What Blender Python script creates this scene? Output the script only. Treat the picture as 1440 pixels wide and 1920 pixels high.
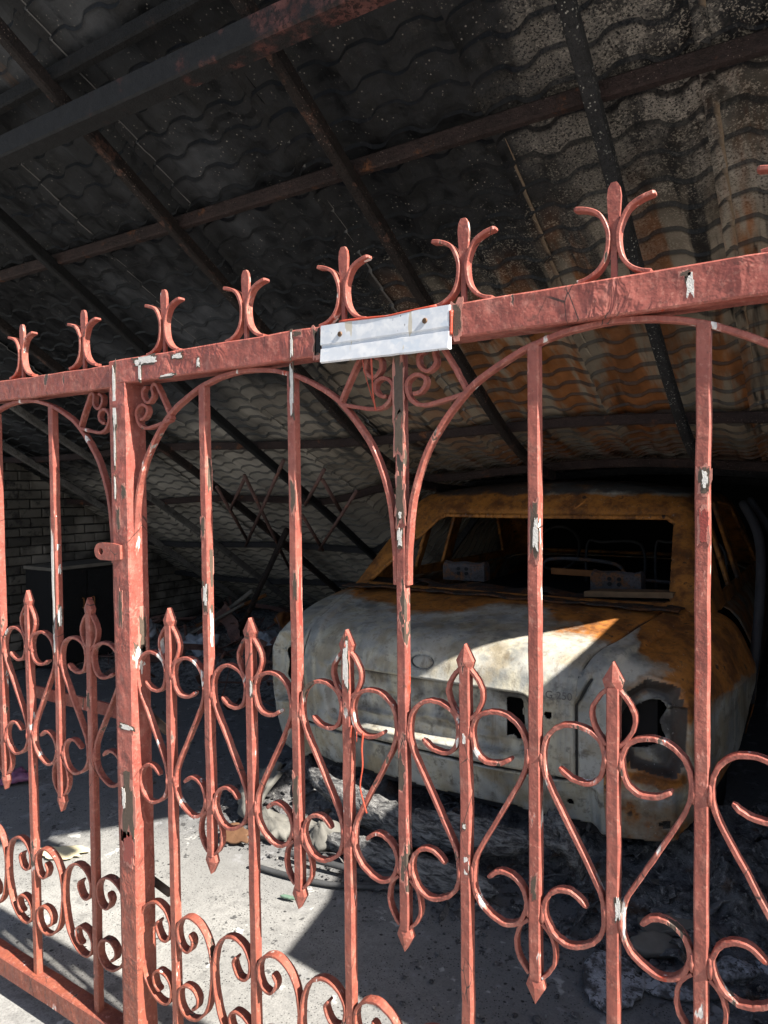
import bpy, bmesh, math, random
import numpy as np
from mathutils import Vector, Matrix
random.seed(7); rng = np.random.default_rng(7)
for o in list(bpy.data.objects): bpy.data.objects.remove(o)
SC = bpy.context.scene; COL = SC.collection

# ------------------------------------------------------------------ camera
F_PX, YAW, PITCH, ROLL = 1331.0, .5713, -.0322, -.0102
cam = bpy.data.cameras.new('camera'); cam_o = bpy.data.objects.new('camera', cam); COL.objects.link(cam_o)
cam.sensor_fit = 'VERTICAL'; cam.sensor_height = 36; cam.lens = 36 * F_PX / 1920
cam.clip_start = .02; cam.clip_end = 1000
fw = Vector((-math.sin(YAW)*math.cos(PITCH), math.cos(YAW)*math.cos(PITCH), math.sin(PITCH)))
rt = Vector((math.cos(YAW), math.sin(YAW), 0)); up = rt.cross(fw)
r2 = rt*math.cos(ROLL) + up*math.sin(ROLL); u2 = -rt*math.sin(ROLL) + up*math.cos(ROLL)
cam_o.matrix_world = Matrix(((r2.x, u2.x, -fw.x, 1.47), (r2.y, u2.y, -fw.y, -1.1273), (r2.z, u2.z, -fw.z, 1.51), (0, 0, 0, 1)))
SC.camera = cam_o

# ------------------------------------------------------------------ light
EL, AZ = math.radians(42), math.radians(6)
SUN = Vector((math.cos(EL)*math.cos(AZ), -math.cos(EL)*math.sin(AZ), math.sin(EL)))
w = bpy.data.worlds.new('World'); SC.world = w; w.use_nodes = True
sky = w.node_tree.nodes.new('ShaderNodeTexSky'); sky.sky_type = 'NISHITA'; sky.sun_disc = False
sky.sun_elevation = EL; sky.sun_rotation = math.radians(96); sky.dust_density = 2.0; sky.air_density = 1.0
bg = w.node_tree.nodes['Background']; bg.inputs[1].default_value = .055
w.node_tree.links.new(sky.outputs[0], bg.inputs[0])
sl = bpy.data.lights.new('sun', 'SUN'); sl.energy = 5.0; sl.angle = math.radians(.55); sl.color = (1, .93, .83)
so = bpy.data.objects.new('sun', sl); COL.objects.link(so); so.location = SUN*20
so.rotation_euler = (-SUN).to_track_quat('-Z', 'Y').to_euler()
SC.view_settings.view_transform = 'Standard'; SC.view_settings.look = 'None'; SC.view_settings.gamma = 1
SC.view_settings.exposure = 1.65
SC.cycles.max_bounces = 5; SC.cycles.diffuse_bounces = 3; SC.cycles.glossy_bounces = 2

# ------------------------------------------------------------------ materials
class NT:
    def __init__(s, name):
        s.m = bpy.data.materials.new(name); s.m.use_nodes = True; s.t = s.m.node_tree; s.b = s.t.nodes['Principled BSDF']
        g = s.t.nodes.new('ShaderNodeNewGeometry'); s.pos = g.outputs['Position']
    def put(s, sock, v):
        if hasattr(v, 'is_output'): s.t.links.new(v, sock)
        elif isinstance(v, (tuple, list)) and len(v) == 3 and sock.type == 'RGBA': sock.default_value = (*v, 1)
        else: sock.default_value = v
    def node(s, typ, **kw):
        n = s.t.nodes.new(typ)
        for k, v in kw.items():
            if k.startswith('_'): setattr(n, k[1:], v)
            else: s.put(n.inputs[k], v)
        return n
    def vec(s, sc=(1, 1, 1), rot=(0, 0, 0), src=None):
        n = s.node('ShaderNodeMapping'); s.put(n.inputs['Vector'], src or s.pos); n.inputs['Scale'].default_value = sc; n.inputs['Rotation'].default_value = rot
        return n.outputs[0]
    def noise(s, sc, det=4, ro=.55, v=None, dist=0):
        n = s.node('ShaderNodeTexNoise', Scale=sc, Detail=min(det, 4), Roughness=ro, Distortion=dist); s.put(n.inputs['Vector'], v or s.pos); return n.outputs['Fac']
    def vor(s, sc, feat='F1', v=None, out='Distance', rand=1):
        n = s.node('ShaderNodeTexVoronoi', _feature=feat, Scale=sc, Randomness=rand); s.put(n.inputs['Vector'], v or s.pos); return n.outputs[out]
    def rng(s, f, a, b, c=0., d=1., smooth=True):
        n = s.t.nodes.new('ShaderNodeMapRange'); n.interpolation_type = 'SMOOTHSTEP' if smooth else 'LINEAR'
        for i, v in enumerate((f, a, b, c, d)): s.put(n.inputs[i], v)
        return n.outputs[0]
    def math(s, op, a, b=0., clamp=False):
        n = s.t.nodes.new('ShaderNodeMath'); n.operation = op; n.use_clamp = clamp; s.put(n.inputs[0], a); s.put(n.inputs[1], b); return n.outputs[0]
    def mul(s, a, b): return s.math('MULTIPLY', a, b)
    def add(s, a, b): return s.math('ADD', a, b)
    def mix(s, f, a, b):
        n = s.t.nodes.new('ShaderNodeMix'); n.data_type = 'RGBA'; s.put(n.inputs[0], f); s.put(n.inputs[6], a); s.put(n.inputs[7], b); return n.outputs[2]
    def xyz(s):
        n = s.node('ShaderNodeSeparateXYZ'); s.put(n.inputs[0], s.pos); return n.outputs
    def attr(s, name):
        n = s.t.nodes.new('ShaderNodeAttribute'); n.attribute_name = name; return n.outputs['Fac']
    def bump(s, h, strength=.5, dist=.01, prev=None):
        n = s.node('ShaderNodeBump', Height=h, Strength=strength, Distance=dist)
        if prev is not None: s.put(n.inputs['Normal'], prev)
        return n.outputs[0]
    def done(s, col, rough=.7, normal=None, metal=0., spec=.4):
        s.put(s.b.inputs['Base Color'], col); s.put(s.b.inputs['Roughness'], rough); s.put(s.b.inputs['Metallic'], metal)
        s.b.inputs['Specular IOR Level'].default_value = spec
        if normal is not None: s.put(s.b.inputs['Normal'], normal)
        return s.m
M = {}

def red_paint(name, chip=.70, whiteness=.55, base=(.322, .101, .075), flame=.0):
    n = NT(name); v = n.vec((1, 1, .3)); x, y, z = n.xyz()
    big = n.noise(9, 4); fine = n.noise(70, 4)
    col = n.mix(n.rng(big, .35, .68), (base[0]*.80, base[1]*.70, base[2]*.70), base)
    col = n.mix(n.rng(n.noise(22, 5, .65), .52, .70), col, (base[0]*1.12, base[1]*1.45, base[2]*1.5))     # chalked pink
    low = n.rng(z, .9, .2); col = n.mix(n.mul(low, .72), col, n.mix(n.noise(12, 4, .65), (.16, .050, .028), (.33, .095, .050)))                             # rustier towards the foot
    wet = n.mul(n.rng(n.noise(30, 5, .6, n.vec((1, 1, .12))), .62, .68), n.rng(n.noise(3.3, 2), .5, .62))
    col = n.mix(wet, col, (.40, .045, .015))
    col = n.mix(n.mul(n.rng(n.noise(75, 4, .7, n.vec((1, 1, .3))), .42, .62), .5), col, (base[0]*.62, base[1]*.52, base[2]*.52)); col = n.mix(n.mul(n.rng(n.noise(110, 3, .65), .56, .66), .45), col, (base[0]*1.35, base[1]*1.9, base[2]*1.9))
    dirt = n.rng(n.noise(120, 4, .7), .54, .68); col = n.mix(n.mul(dirt, .6), col, (.12, .045, .036)); smut = n.rng(n.noise(17, 4, .7, n.vec((1, 1, .35))), .55, .72); col = n.mix(n.mul(smut, .55), col, (.16, .055, .045))
    c = n.noise(26, 4, .62, v); chipm = n.rng(c, chip, chip+.015)
    which = n.rng(n.noise(7.7, 2), whiteness-.02, whiteness+.02)
    ccol = n.mix(which, (.075, .055, .042), n.mix(n.rng(fine, .4, .6), (.74, .72, .69), (.5, .45, .42)))
    rim = n.mul(n.rng(c, chip-.03, chip), n.math('SUBTRACT', 1., chipm))
    col = n.mix(n.mul(rim, .6), col, (.58, .25, .20)); col = n.mix(chipm, col, ccol)
    ed = n.vor(20, 'DISTANCE_TO_EDGE', n.vec((1, 1, .45), src=None)); crack = n.mul(n.rng(ed, .016, .006), n.rng(n.noise(6, 3), .54, .62))
    col = n.mix(crack, col, (.06, .03, .025))
    h = n.add(n.add(n.mul(n.noise(38, 3), .8), n.mul(n.noise(230, 2), .22)), n.mul(n.noise(13, 3, .6, n.vec((1, 1, .6))), 2.2))
    h = n.math('SUBTRACT', h, n.mul(chipm, .35))
    if flame: h = n.add(h, n.mul(n.math('MULTIPLY', n.noise(26, 2, .5, n.vec((1, 1, .7)), 2.2), n.rng(n.noise(7, 2), .45, .6)), flame))
    return n.done(col, n.rng(fine, .3, .7, .42, .68), n.bump(h, .6, .0034), spec=.45)
M['red'] = red_paint('red_oxide_paint', .655, .54)
M['red_fence'] = red_paint('red_oxide_paint_worn', .640, .52)
M['red_scroll'] = red_paint('red_oxide_paint_scroll', .605, .47)
M['red_rail'] = red_paint('red_oxide_paint_blistered', .69, .60, (.34, .102, .078), 3.0)
M['red_charred'] = red_paint('red_oxide_paint_scorched', .56, .72, (.27, .085, .066))

def plain(name, col, rough=.6, var=.25, sc=40, bump=.3, metal=0., spec=.4):
    n = NT(name); f = n.noise(sc, 5); c = n.mix(f, tuple(k*(1-var) for k in col), tuple(min(1, k*(1+var)) for k in col))
    return n.done(c, rough, n.bump(n.noise(sc*3, 4), bump, .003), metal, spec)
M['white_paint'] = plain('old_white_paint', (.60, .58, .55), .6, .35, 150, .6)
M['chalk'] = plain('chalked_paint_edge', (.40, .17, .135), .6, .3, 140)
M['brown_bare'] = plain('bare_brown_metal', (.085, .062, .046), .65, .4, 160)
M['dark_red'] = plain('old_dark_red_paint', (.25, .05, .04), .4, .2, 90)
M['fresh_red'] = plain('fresh_red_drip', (.36, .060, .034), .4, .35, 90)
M['screw'] = plain('rusty_screw', (.14, .08, .045), .5, .4, 300, metal=.5)
M['black'] = plain('soot_black', (.012, .012, .013), .9, .3, 30)
M['rust'] = plain('rust', (.20, .075, .022), .85, .5, 25)

n = NT('white_plate'); f = n.noise(50, 5); sp = n.rng(n.vor(90, v=n.vec((1, 1, .5))), .13, .09)
c = n.mix(n.rng(f, .4, .7), (.54, .57, .62), (.68, .69, .71)); c = n.mix(n.mul(sp, n.rng(n.noise(12), .5, .6)), c, (.08, .07, .07))
sc_ = n.rng(n.noise(24, 3, .5, n.vec((1, 1, 2), (0, .6, 0))), .60, .63); c = n.mix(n.mul(sc_, .6), c, (.46, .52, .60))
tan = n.rng(n.noise(31, 3, .5, n.vec((1.4, 1, .3))), .68, .70); c = n.mix(n.mul(tan, .7), c, (.45, .38, .26))
M['plate'] = n.done(c, .4, n.bump(f, .12, .002))

def burnt_steel(name, base, rust, speck, rust_t=.55, speck_t=.13):
    n = NT(name); f = n.noise(8, 6, .6); c = n.mix(n.rng(f, .3, .7), tuple(k*.55 for k in base), base)
    c = n.mix(n.rng(n.noise(11, 6, .7), rust_t, rust_t+.12), c, rust)
    s1 = n.mul(n.rng(n.vor(95), speck_t, speck_t-.06), n.rng(n.noise(9, 3), .42, .6)); c = n.mix(s1, c, speck)
    mott = n.rng(n.noise(85, 4, .75), .5, .62); c = n.mix(n.mul(mott, .75), c, tuple(k*.3 for k in base))
    h = n.add(n.noise(60, 4, .7), n.mul(n.noise(200, 3, .7), .6))
    return n.done(c, .75, n.bump(h, 1., .009), spec=.3)
n = NT('scorched_red_beam'); x, y, z = n.xyz(); f = n.noise(9, 4, .65); char = n.rng(n.add(n.mul(x, -.50), n.mul(n.math('SUBTRACT', f, .5), 2.2)), -.42, .02)
c = n.mix(n.rng(n.noise(14, 4), .35, .65), (.085, .034, .030), (.14, .062, .055)); c = n.mix(n.rng(n.noise(60, 4, .7), .48, .58), c, (.035, .018, .017))
c = n.mix(char, c, n.mix(n.noise(30, 4), (.012, .012, .013), (.030, .030, .031))); c = n.mix(n.mul(n.rng(n.noise(120, 3, .7), .64, .70), .7), c, (.012, .012, .012))
M['beam'] = n.done(c, .8, n.bump(n.add(n.noise(45, 4, .7), n.mul(n.noise(170, 3, .7), .6)), .8, .006), spec=.2)
M['rafter_black'] = burnt_steel('sooty_rafter', (.011, .011, .012), (.030, .019, .015), (.10, .095, .09), .60, .11)
M['rafter_rust'] = burnt_steel('rusted_rafter', (.022, .015, .013), (.085, .042, .030), (.20, .15, .13), .55, .20)
M['rafter_ash'] = burnt_steel('ash_speckled_rafter', (.030, .030, .032), (.13, .06, .022), (.34, .33, .30), .66, .27)
M['rafter_grey'] = burnt_steel('pale_burnt_rafter', (.16, .15, .14), (.05, .045, .04), (.30, .29, .27), .55, .18)
M['purlin'] = burnt_steel('purlin_burnt', (.042, .026, .024), (.13, .050, .022), (.22, .17, .15), .58, .16)
M['web'] = burnt_steel('rust_red_rod', (.20, .115, .10), (.28, .12, .08), (.36, .30, .26), .55, .14)
M['purlin_dark'] = burnt_steel('purlin_sooty', (.030, .030, .034), (.055, .038, .036), (.24, .22, .20), .60, .15)

# underside of the burnt pressed-tile sheets: soot, pale ash specks, bleached and rusted zones where the fire was hottest; also painted step lines and bounced light
n = NT('burnt_tile_sheet'); x, y, z = n.xyz()
vs = n.vec((1, .4, .4)); f1 = n.noise(3.0, 5, .6); f2 = n.noise(16, 6, .65)
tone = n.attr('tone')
c = n.mix(n.rng(f2, .3, .7), (.004, .0044, .005), (.016, .017, .0195))
slate = n.mul(n.rng(n.noise(1.6, 4, .6, vs), .46, .68), n.rng(x, .3, -.6)); c = n.mix(n.mul(slate, .9), c, n.mix(f2, (.036, .039, .045), (.12, .127, .14)))
rightm = n.rng(n.add(x, n.mul(n.math('SUBTRACT', f1, .5), .9)), .45, 1.25)
spm = n.math('MAXIMUM', n.rng(n.add(x, n.mul(y, .25)), .55, 1.25), n.mul(n.rng(n.add(y, n.mul(x, .25)), .95, 1.5), n.rng(x, -1., -.2)))
spk = n.rng(n.add(n.noise(150, 3, .7), n.mul(n.noise(26, 4, .6), .45)), n.rng(spm, 0, 1, .93, .77), n.rng(spm, 0, 1, .97, .84))
c = n.mix(n.mul(spk, n.rng(spm, 0, 1, .7, .95)), c, n.mix(f1, (.14, .126, .105), (.32, .288, .245)))
dots = n.mul(n.rng(n.add(n.vor(55), n.mul(n.math('SUBTRACT', n.noise(120, 3), .5), .3)), .17, .09), n.rng(n.noise(7, 2), .42, .58)); c = n.mix(n.mul(dots, .75), c, (.24, .22, .20))
pale = n.mul(rightm, n.mul(n.rng(n.noise(4.2, 6, .68, n.vec((1, .35, .35))), .42, .60), n.rng(n.noise(140, 3, .7), .40, .52))); c = n.mix(n.mul(pale, .8), c, (.36, .325, .285))
lowz = n.rng(n.add(y, n.add(n.mul(n.math('SUBTRACT', n.noise(2.2, 4), .5), 1.1), n.mul(x, .28))), 1.15, 1.95)
bl = n.noise(5.5, 6, .65, n.vec((2.0, .22, .22))); tan_c = n.mix(f2, (.19, .155, .118), (.40, .34, .265))
burnt = n.mix(n.rng(bl, .37, .47), (.018, .016, .015), tan_c)
ru = n.mul(n.rng(n.noise(4.4, 6, .7, n.vec((1.7, .28, .28))), .43, .58), n.rng(x, -.7, .15)); burnt = n.mix(n.mul(ru, .9), burnt, n.mix(f2, (.11, .040, .014), (.42, .145, .034)))
left_bounce = n.rng(x, -.5, -1.6); burnt = n.mix(left_bounce, burnt, n.mix(n.rng(bl, .3, .6), (.24, .225, .20), (.50, .47, .42)))  # lower left lightened in the colour for light bounced off the yard
c = n.mix(n.mul(lowz, .95), c, burnt)
streak = n.mul(n.rng(n.noise(5, 4, .6, n.vec((1.2, .12, .12))), .66, .74), n.rng(x, .9, -.3)); c = n.mix(n.mul(streak, .45), c, (.12, .06, .03))
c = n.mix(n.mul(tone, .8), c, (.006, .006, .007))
c = n.mix(n.mul(n.attr('seam'), .8), c, n.mix(n.rng(x, -.2, .8), (.16, .155, .15), (.24, .17, .11)))
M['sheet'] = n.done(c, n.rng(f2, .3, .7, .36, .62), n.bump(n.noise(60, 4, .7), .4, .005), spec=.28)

# burnt car shell: rust attribute is where the paint burnt through to bare, rusting steel
n = NT('burnt_car_steel'); r = n.attr('rust'); x, y, z = n.xyz()
f1 = n.noise(3.2, 6, .62, n.vec((1, 1, .6))); f2 = n.noise(18, 6, .65); st = n.noise(11, 5, .6, n.vec((1, 1, .16)))
grey = n.mix(n.rng(f1, .35, .65), (.16, .17, .165), (.45, .45, .42)); grey = n.mix(n.mul(n.rng(st, .45, .65), .85), grey, (.50, .465, .36))
grey = n.mix(n.rng(f2, .52, .70), grey, (.16, .152, .135)); grey = n.mix(n.mul(n.rng(n.noise(7, 5, .6), .46, .66), .65), grey, (.28, .225, .135))
white_ = n.mul(n.rng(n.noise(4.5, 4, .65), .42, .70), n.rng(z, .74, .84)); grey = n.mix(n.mul(white_, .85), grey, (.54, .51, .44))  # pale ash on the upper body, lightened further in place of sunlight
rc = n.mix(n.rng(n.noise(9, 6, .7), .35, .65), (.14, .052, .016), (.47, .18, .034)); rc = n.mix(n.rng(f2, .58, .70), rc, (.055, .028, .018))
rm = n.rng(n.add(r, n.mul(n.math('SUBTRACT', n.noise(5.5, 7, .68), .5), 1.15)), .33, .66)
c = n.mix(rm, grey, rc); halo = n.mul(n.rng(rm, 0, .5), n.rng(rm, 1, .5)); c = n.mix(n.mul(halo, .5), c, (.26, .215, .15))
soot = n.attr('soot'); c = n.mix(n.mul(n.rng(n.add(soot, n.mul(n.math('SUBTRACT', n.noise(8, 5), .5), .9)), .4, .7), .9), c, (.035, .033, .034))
pit = n.rng(n.noise(38, 4, .7), .56, .66); c = n.mix(n.mul(pit, .3), c, (.07, .058, .045)); run = n.rng(n.noise(20, 4, .65, n.vec((1.3, 1, .07))), .56, .70); c = n.mix(n.mul(run, .4), c, (.12, .085, .05)); c = n.mix(n.mul(n.rng(n.noise(60, 3, .7), .66, .71), .5), c, (.42, .41, .38))
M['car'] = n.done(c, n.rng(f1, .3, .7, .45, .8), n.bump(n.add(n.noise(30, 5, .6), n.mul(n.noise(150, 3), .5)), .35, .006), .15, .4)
M['car_gap'] = plain('charred_interior', (.012, .011, .011), .9, .4, 20)
M['car_dark'] = plain('sooty_steel', (.030, .028, .030), .7, .5, 25, .5)
M['seat_steel'] = burnt_steel('headrest_steel', (.10, .09, .095), (.16, .07, .03), (.2, .2, .2), .50, .1)
M['shelf'] = burnt_steel('rusted_shelf', (.06, .042, .034), (.13, .052, .020), (.24, .22, .20), .48, .16)
M['pale_board'] = plain('pale_scorched_board', (.16, .095, .05), .8, .6, 20)
M['badge'] = plain('ghost_lettering', (.115, .11, .105), .6, .2, 60)

# ground
n = NT('concrete'); x, y, z = n.xyz(); f1 = n.noise(1.7, 6, .6); f2 = n.noise(22, 6, .65); f3 = n.noise(160, 3, .6)
c = n.mix(n.rng(f1, .32, .68), (.22, .222, .218), (.35, .348, .335)); c = n.mix(n.rng(f2, .45, .70), c, (.20, .20, .195)); c = n.mix(n.mul(n.rng(f3, .4, .7), .6), c, (.14, .14, .138))
c = n.mix(n.rng(n.noise(6, 7, .7), .61, .66), c, (.54, .54, .52))
# soot towards the car, plus shade put into the colour at left and right
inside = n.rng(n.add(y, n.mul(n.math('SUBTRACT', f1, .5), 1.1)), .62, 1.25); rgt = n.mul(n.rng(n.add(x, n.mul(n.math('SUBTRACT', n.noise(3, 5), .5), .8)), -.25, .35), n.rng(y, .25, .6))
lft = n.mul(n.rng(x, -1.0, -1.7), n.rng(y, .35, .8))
soot_shade = n.math('MAXIMUM', n.math('MAXIMUM', inside, n.mul(rgt, .5)), n.mul(lft, .8))
c = n.mix(n.mul(soot_shade, .70), c, n.mix(f2, (.045, .047, .052), (.13, .134, .145)))
ash = n.mul(n.rng(n.noise(10, 7, .72), .56, .66), n.rng(soot_shade, .1, .5)); c = n.mix(n.mul(ash, .7), c, (.27, .275, .285))
sp1 = n.mul(n.rng(n.add(n.vor(30), n.mul(n.math('SUBTRACT', n.noise(70, 3), .5), .35)), .20, .12), n.rng(n.noise(5, 4), .46, .58)); sp2 = n.mul(n.rng(n.add(n.vor(95), n.mul(n.math('SUBTRACT', n.noise(160, 3), .5), .5)), .26, .16), n.rng(n.noise(9, 3), .38, .54))
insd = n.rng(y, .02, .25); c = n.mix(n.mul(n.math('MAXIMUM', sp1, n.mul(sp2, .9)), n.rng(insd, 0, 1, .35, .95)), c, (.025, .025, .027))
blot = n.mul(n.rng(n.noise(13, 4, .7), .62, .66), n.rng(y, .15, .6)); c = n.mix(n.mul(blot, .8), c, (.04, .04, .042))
M['ground'] = n.done(c, .85, n.bump(n.add(f2, n.mul(n.noise(120, 4, .7), .6)), .45, .006), spec=.25)

n = NT('ash_rubble'); f2 = n.noise(20, 6, .7); c = n.mix(n.rng(f2, .3, .62), (.035, .035, .038), (.20, .20, .205)); c = n.mix(n.rng(n.noise(42, 5, .7), .54, .68), c, (.36, .355, .34))
c = n.mix(n.mul(n.rng(n.noise(9, 5), .60, .7), .6), c, (.13, .07, .035))
M['ash'] = n.done(c, .95, n.bump(n.add(f2, n.noise(110, 5, .75)), 1., .015), spec=.15)
n = NT('burnt_fibre'); f2 = n.noise(46, 4, .75, n.vec((.35, 1, 1.2), (0, .3, .2)), .6); c = n.mix(n.rng(f2, .34, .68), (.05, .05, .054), (.30, .30, .295))
M['fibre'] = n.done(c, .95, n.bump(f2, 1., .02), spec=.15)
n = NT('sooty_brick'); oi = n.node('ShaderNodeObjectInfo').outputs['Random']; f2 = n.noise(14, 6, .65)
c = n.mix(oi, (.045, .042, .038), (.12, .11, .095)); c = n.mix(n.rng(f2, .5, .7), c, (.03, .028, .028)); c = n.mix(n.mul(n.rng(n.noise(2, 4), .5, .65), .7), c, (.24, .22, .195))
M['brick'] = n.done(c, .95, n.bump(f2, .7, .008), spec=.15)
M['mortar'] = plain('sooty_mortar', (.022, .021, .021), .95, .4, 15)
M['render'] = plain('grey_render', (.36, .35, .33), .9, .2, 8)
n = NT('scorched_ceramic'); f = n.noise(11, 4, .7); c = n.mix(n.rng(f, .42, .60), (.06, .06, .062), (.36, .37, .40)); c = n.mix(n.rng(n.noise(70, 4, .7), .52, .62), c, (.05, .05, .052)); M['ceramic'] = n.done(c, .8, n.bump(n.add(f, n.noise(60, 4, .7)), .9, .008))
M['paper'] = plain('yellow_paper', (.62, .56, .38), .8, .12, 30)
M['wrapper'] = plain('purple_wrapper', (.20, .08, .15), .4, .5, 50)
M['glass'] = plain('green_glass', (.13, .21, .16), .25, .2, 30, .05)
M['cloth'] = plain('scorched_cloth', (.13, .127, .115), .85, .8, 12, 1.)
M['foil'] = plain('burnt_foil', (.24, .26, .30), .5, .6, 16, 1.)
M['wood'] = plain('charred_wood', (.15, .135, .115), .9, .6, 10, .8)
M['hose'] = plain('melted_hose', (.05, .052, .055), .6, .5, 20, .6)
M['cardboard'] = plain('scorched_brown_scrap', (.12, .06, .03), .8, .5, 16, .6)

# ------------------------------------------------------------------ builders
def link(o, parent=None, label=None, cat=None, group=None, kind=None):
    COL.objects.link(o)
    if parent is not None: o.parent = parent
    if label: o['label'] = label
    if cat: o['category'] = cat
    if group: o['group'] = group
    if kind: o['kind'] = kind
    return o
def obj(name, V, Fc, mat, parent=None, smooth=False, attrs=None, **kw):
    me = bpy.data.meshes.new(name); me.from_pydata([tuple(v) for v in V], [], [tuple(f) for f in Fc]); me.update()
    if mat is not None: me.materials.append(M[mat] if isinstance(mat, str) else mat)
    if smooth: me.polygons.foreach_set('use_smooth', [True]*len(me.polygons))
    for k, a in (attrs or {}).items():
        at = me.attributes.new(k, 'FLOAT', 'POINT'); at.data.foreach_set('value', np.asarray(a, dtype=np.float32))
    return link(bpy.data.objects.new(name, me), parent, **kw)
def empty(name, loc, label, cat, group=None):
    o = bpy.data.objects.new(name, None); o.location = loc; o.empty_display_size = .1
    return link(o, None, label, cat, group)
def at_root(o, root):          # keep world position under an empty that stands at its base
    o.parent = root; o.matrix_parent_inverse = Matrix.Translation(-root.location); return o
def smooth_line(P, sub=5):
    P = [np.array(p, float) for p in P]; Q = []
    for i in range(len(P)-1):
        p0 = P[max(i-1, 0)]; p1 = P[i]; p2 = P[i+1]; p3 = P[min(i+2, len(P)-1)]
        for k in range(sub):
            t = k/sub; Q.append(.5*((2*p1)+(-p0+p2)*t+(2*p0-5*p1+4*p2-p3)*t*t+(-p0+3*p1-3*p2+p3)*t**3))
    Q.append(P[-1]); return np.array(Q)
def sect(a, b, c):             # rounded rectangle section, half sizes a, b, chamfer c
    return [(-a+c, -b), (a-c, -b), (a, -b+c), (a, b-c), (a-c, b), (-a+c, b), (-a, b-c), (-a, -b+c)]
def sweep(P, sec, up=(0, 1, 0), taper=None, caps=True):
    P = np.asarray(P, float); T = np.gradient(P, axis=0); T /= np.linalg.norm(T, axis=1)[:, None]+1e-12
    V = []; Fc = []; m = len(sec); upv = np.array(up, float)
    for i in range(len(P)):
        nrm = np.cross(upv, T[i]); nrm /= np.linalg.norm(nrm)+1e-9; bi = np.cross(T[i], nrm); s = 1 if taper is None else taper[i]
        for a, b in sec: V.append(P[i]+nrm*a*s+bi*b*s)
    for i in range(len(P)-1):
        for k in range(m): Fc.append((i*m+k, i*m+(k+1) % m, (i+1)*m+(k+1) % m, (i+1)*m+k))
    if caps: Fc.append(tuple(range(m))[::-1]); Fc.append(tuple((len(P)-1)*m+k for k in range(m)))
    return V, Fc
def tube(P, r, k=8): return sweep(P, [(r*math.cos(2*math.pi*i/k), r*math.sin(2*math.pi*i/k)) for i in range(k)], up=(.13, .21, .97))
def roughen(V, k):
    V = np.array(V); return V+rng.normal(0, k, V.shape)
def box_sweep(a, b, hw, hd, c, up=(0, 1, 0), seg=1, wob=0.):
    P = np.array([np.array(a)+(np.array(b)-np.array(a))*i/seg for i in range(seg+1)], float)
    if wob: P[1:-1] += rng.normal(0, wob, (seg-1, 3))
    return sweep(P, sect(hw, hd, c), up)
def lattice_noise(x, y, seed=0, oct=4):
    r = np.random.default_rng(seed); out = np.zeros(np.broadcast(x, y).shape); amp = 1; tot = 0
    for o in range(oct):
        G = r.random((64, 64)); xx = x*2**o+o*7.3; yy = y*2**o+o*3.1
        xi = np.floor(xx).astype(int); yi = np.floor(yy).astype(int); fx = xx-xi; fy = yy-yi; fx = fx*fx*(3-2*fx); fy = fy*fy*(3-2*fy)
        g = lambda a, b: G[a % 64, b % 64]
        out = out+amp*((g(xi, yi)*(1-fx)+g(xi+1, yi)*fx)*(1-fy)+(g(xi, yi+1)*(1-fx)+g(xi+1, yi+1)*fx)*fy); tot += amp; amp *= .5
    return out/tot
def grid_faces(nu, nv): return [(i*nv+j, (i+1)*nv+j, (i+1)*nv+j+1, i*nv+j+1) for i in range(nu-1) for j in range(nv-1)]

# ------------------------------------------------------------------ ground
gx = np.concatenate([[-300, -60, -15], np.linspace(-6, 3, 46), [8, 60, 300]]); gy = np.concatenate([[-300, -60, -12, -4], np.linspace(-2, 6, 41), [15, 60, 300]])
GX, GY = np.meshgrid(gx, gy, indexing='ij'); near = (np.abs(GX+1.5) < 5) & (GY > .1) & (GY < 6)
GZ = np.where(near, .012*(lattice_noise(GX*1.5, GY*1.5, 3)-.5), 0)-.004
obj('ground', np.stack([GX, GY, GZ], -1).reshape(-1, 3), grid_faces(len(gx), len(gy)), 'ground', kind='structure', label='sooty grey concrete yard floor', smooth=True)

# ------------------------------------------------------------------ walls
wl = empty('brick_wall', (-4.5, 3.6, 0), 'soot-blackened brick wall at the left end under the roof', 'wall')
def cuboid(x0, x1, y0, y1, z0, z1):
    return [(x0, y0, z0), (x1, y0, z0), (x1, y1, z0), (x0, y1, z0), (x0, y0, z1), (x1, y0, z1), (x1, y1, z1), (x0, y1, z1)], [(0, 3, 2, 1), (4, 5, 6, 7), (0, 1, 5, 4), (1, 2, 6, 5), (2, 3, 7, 6), (3, 0, 4, 7)]
V, Fc = cuboid(-4.62, -4.415, -.3, 6.2, 0, 1.80); at_root(obj('mortar_core', V, Fc, 'mortar'), wl)
bricks = []
for k in range(4):
    L, H = .195, .070; c = .006; V = []
    for xx, ins in ((-.02, 0), (.010, 0), (.016, c)):
        for a, b in ((-1, -1), (1, -1), (1, 1), (-1, 1)):
            V.append((xx+rng.uniform(-.002, .003), a*(L/2-ins)+rng.uniform(-.004, .004), b*(H/2-ins)+rng.uniform(-.003, .003)))
    Fc = [(8, 9, 10, 11)]+[(s*4+k2, s*4+(k2+1) % 4, (s+1)*4+(k2+1) % 4, (s+1)*4+k2) for s in (0, 1) for k2 in range(4)]
    me = bpy.data.meshes.new('brick'); me.from_pydata(V, [], Fc); me.materials.append(M['brick']); bricks.append(me)
nb = 0
for r in range(22):
    for q in range(14):
        yy = 1.75+q*.207+(.1 if r % 2 else 0); zz = .045+r*.0805
        if nb >= 300 or rng.random() < .015: continue
        o = bpy.data.objects.new('brick', bricks[(r*3+q*7) % 4]); COL.objects.link(o); o.location = (-4.410+rng.uniform(-.004, .006), yy, zz); at_root(o, wl); nb += 1
gr = empty('window_grille', (-4.5, 2.0, 1.80), 'pale barred window strip above the brick wall at the far left', 'window')
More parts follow.
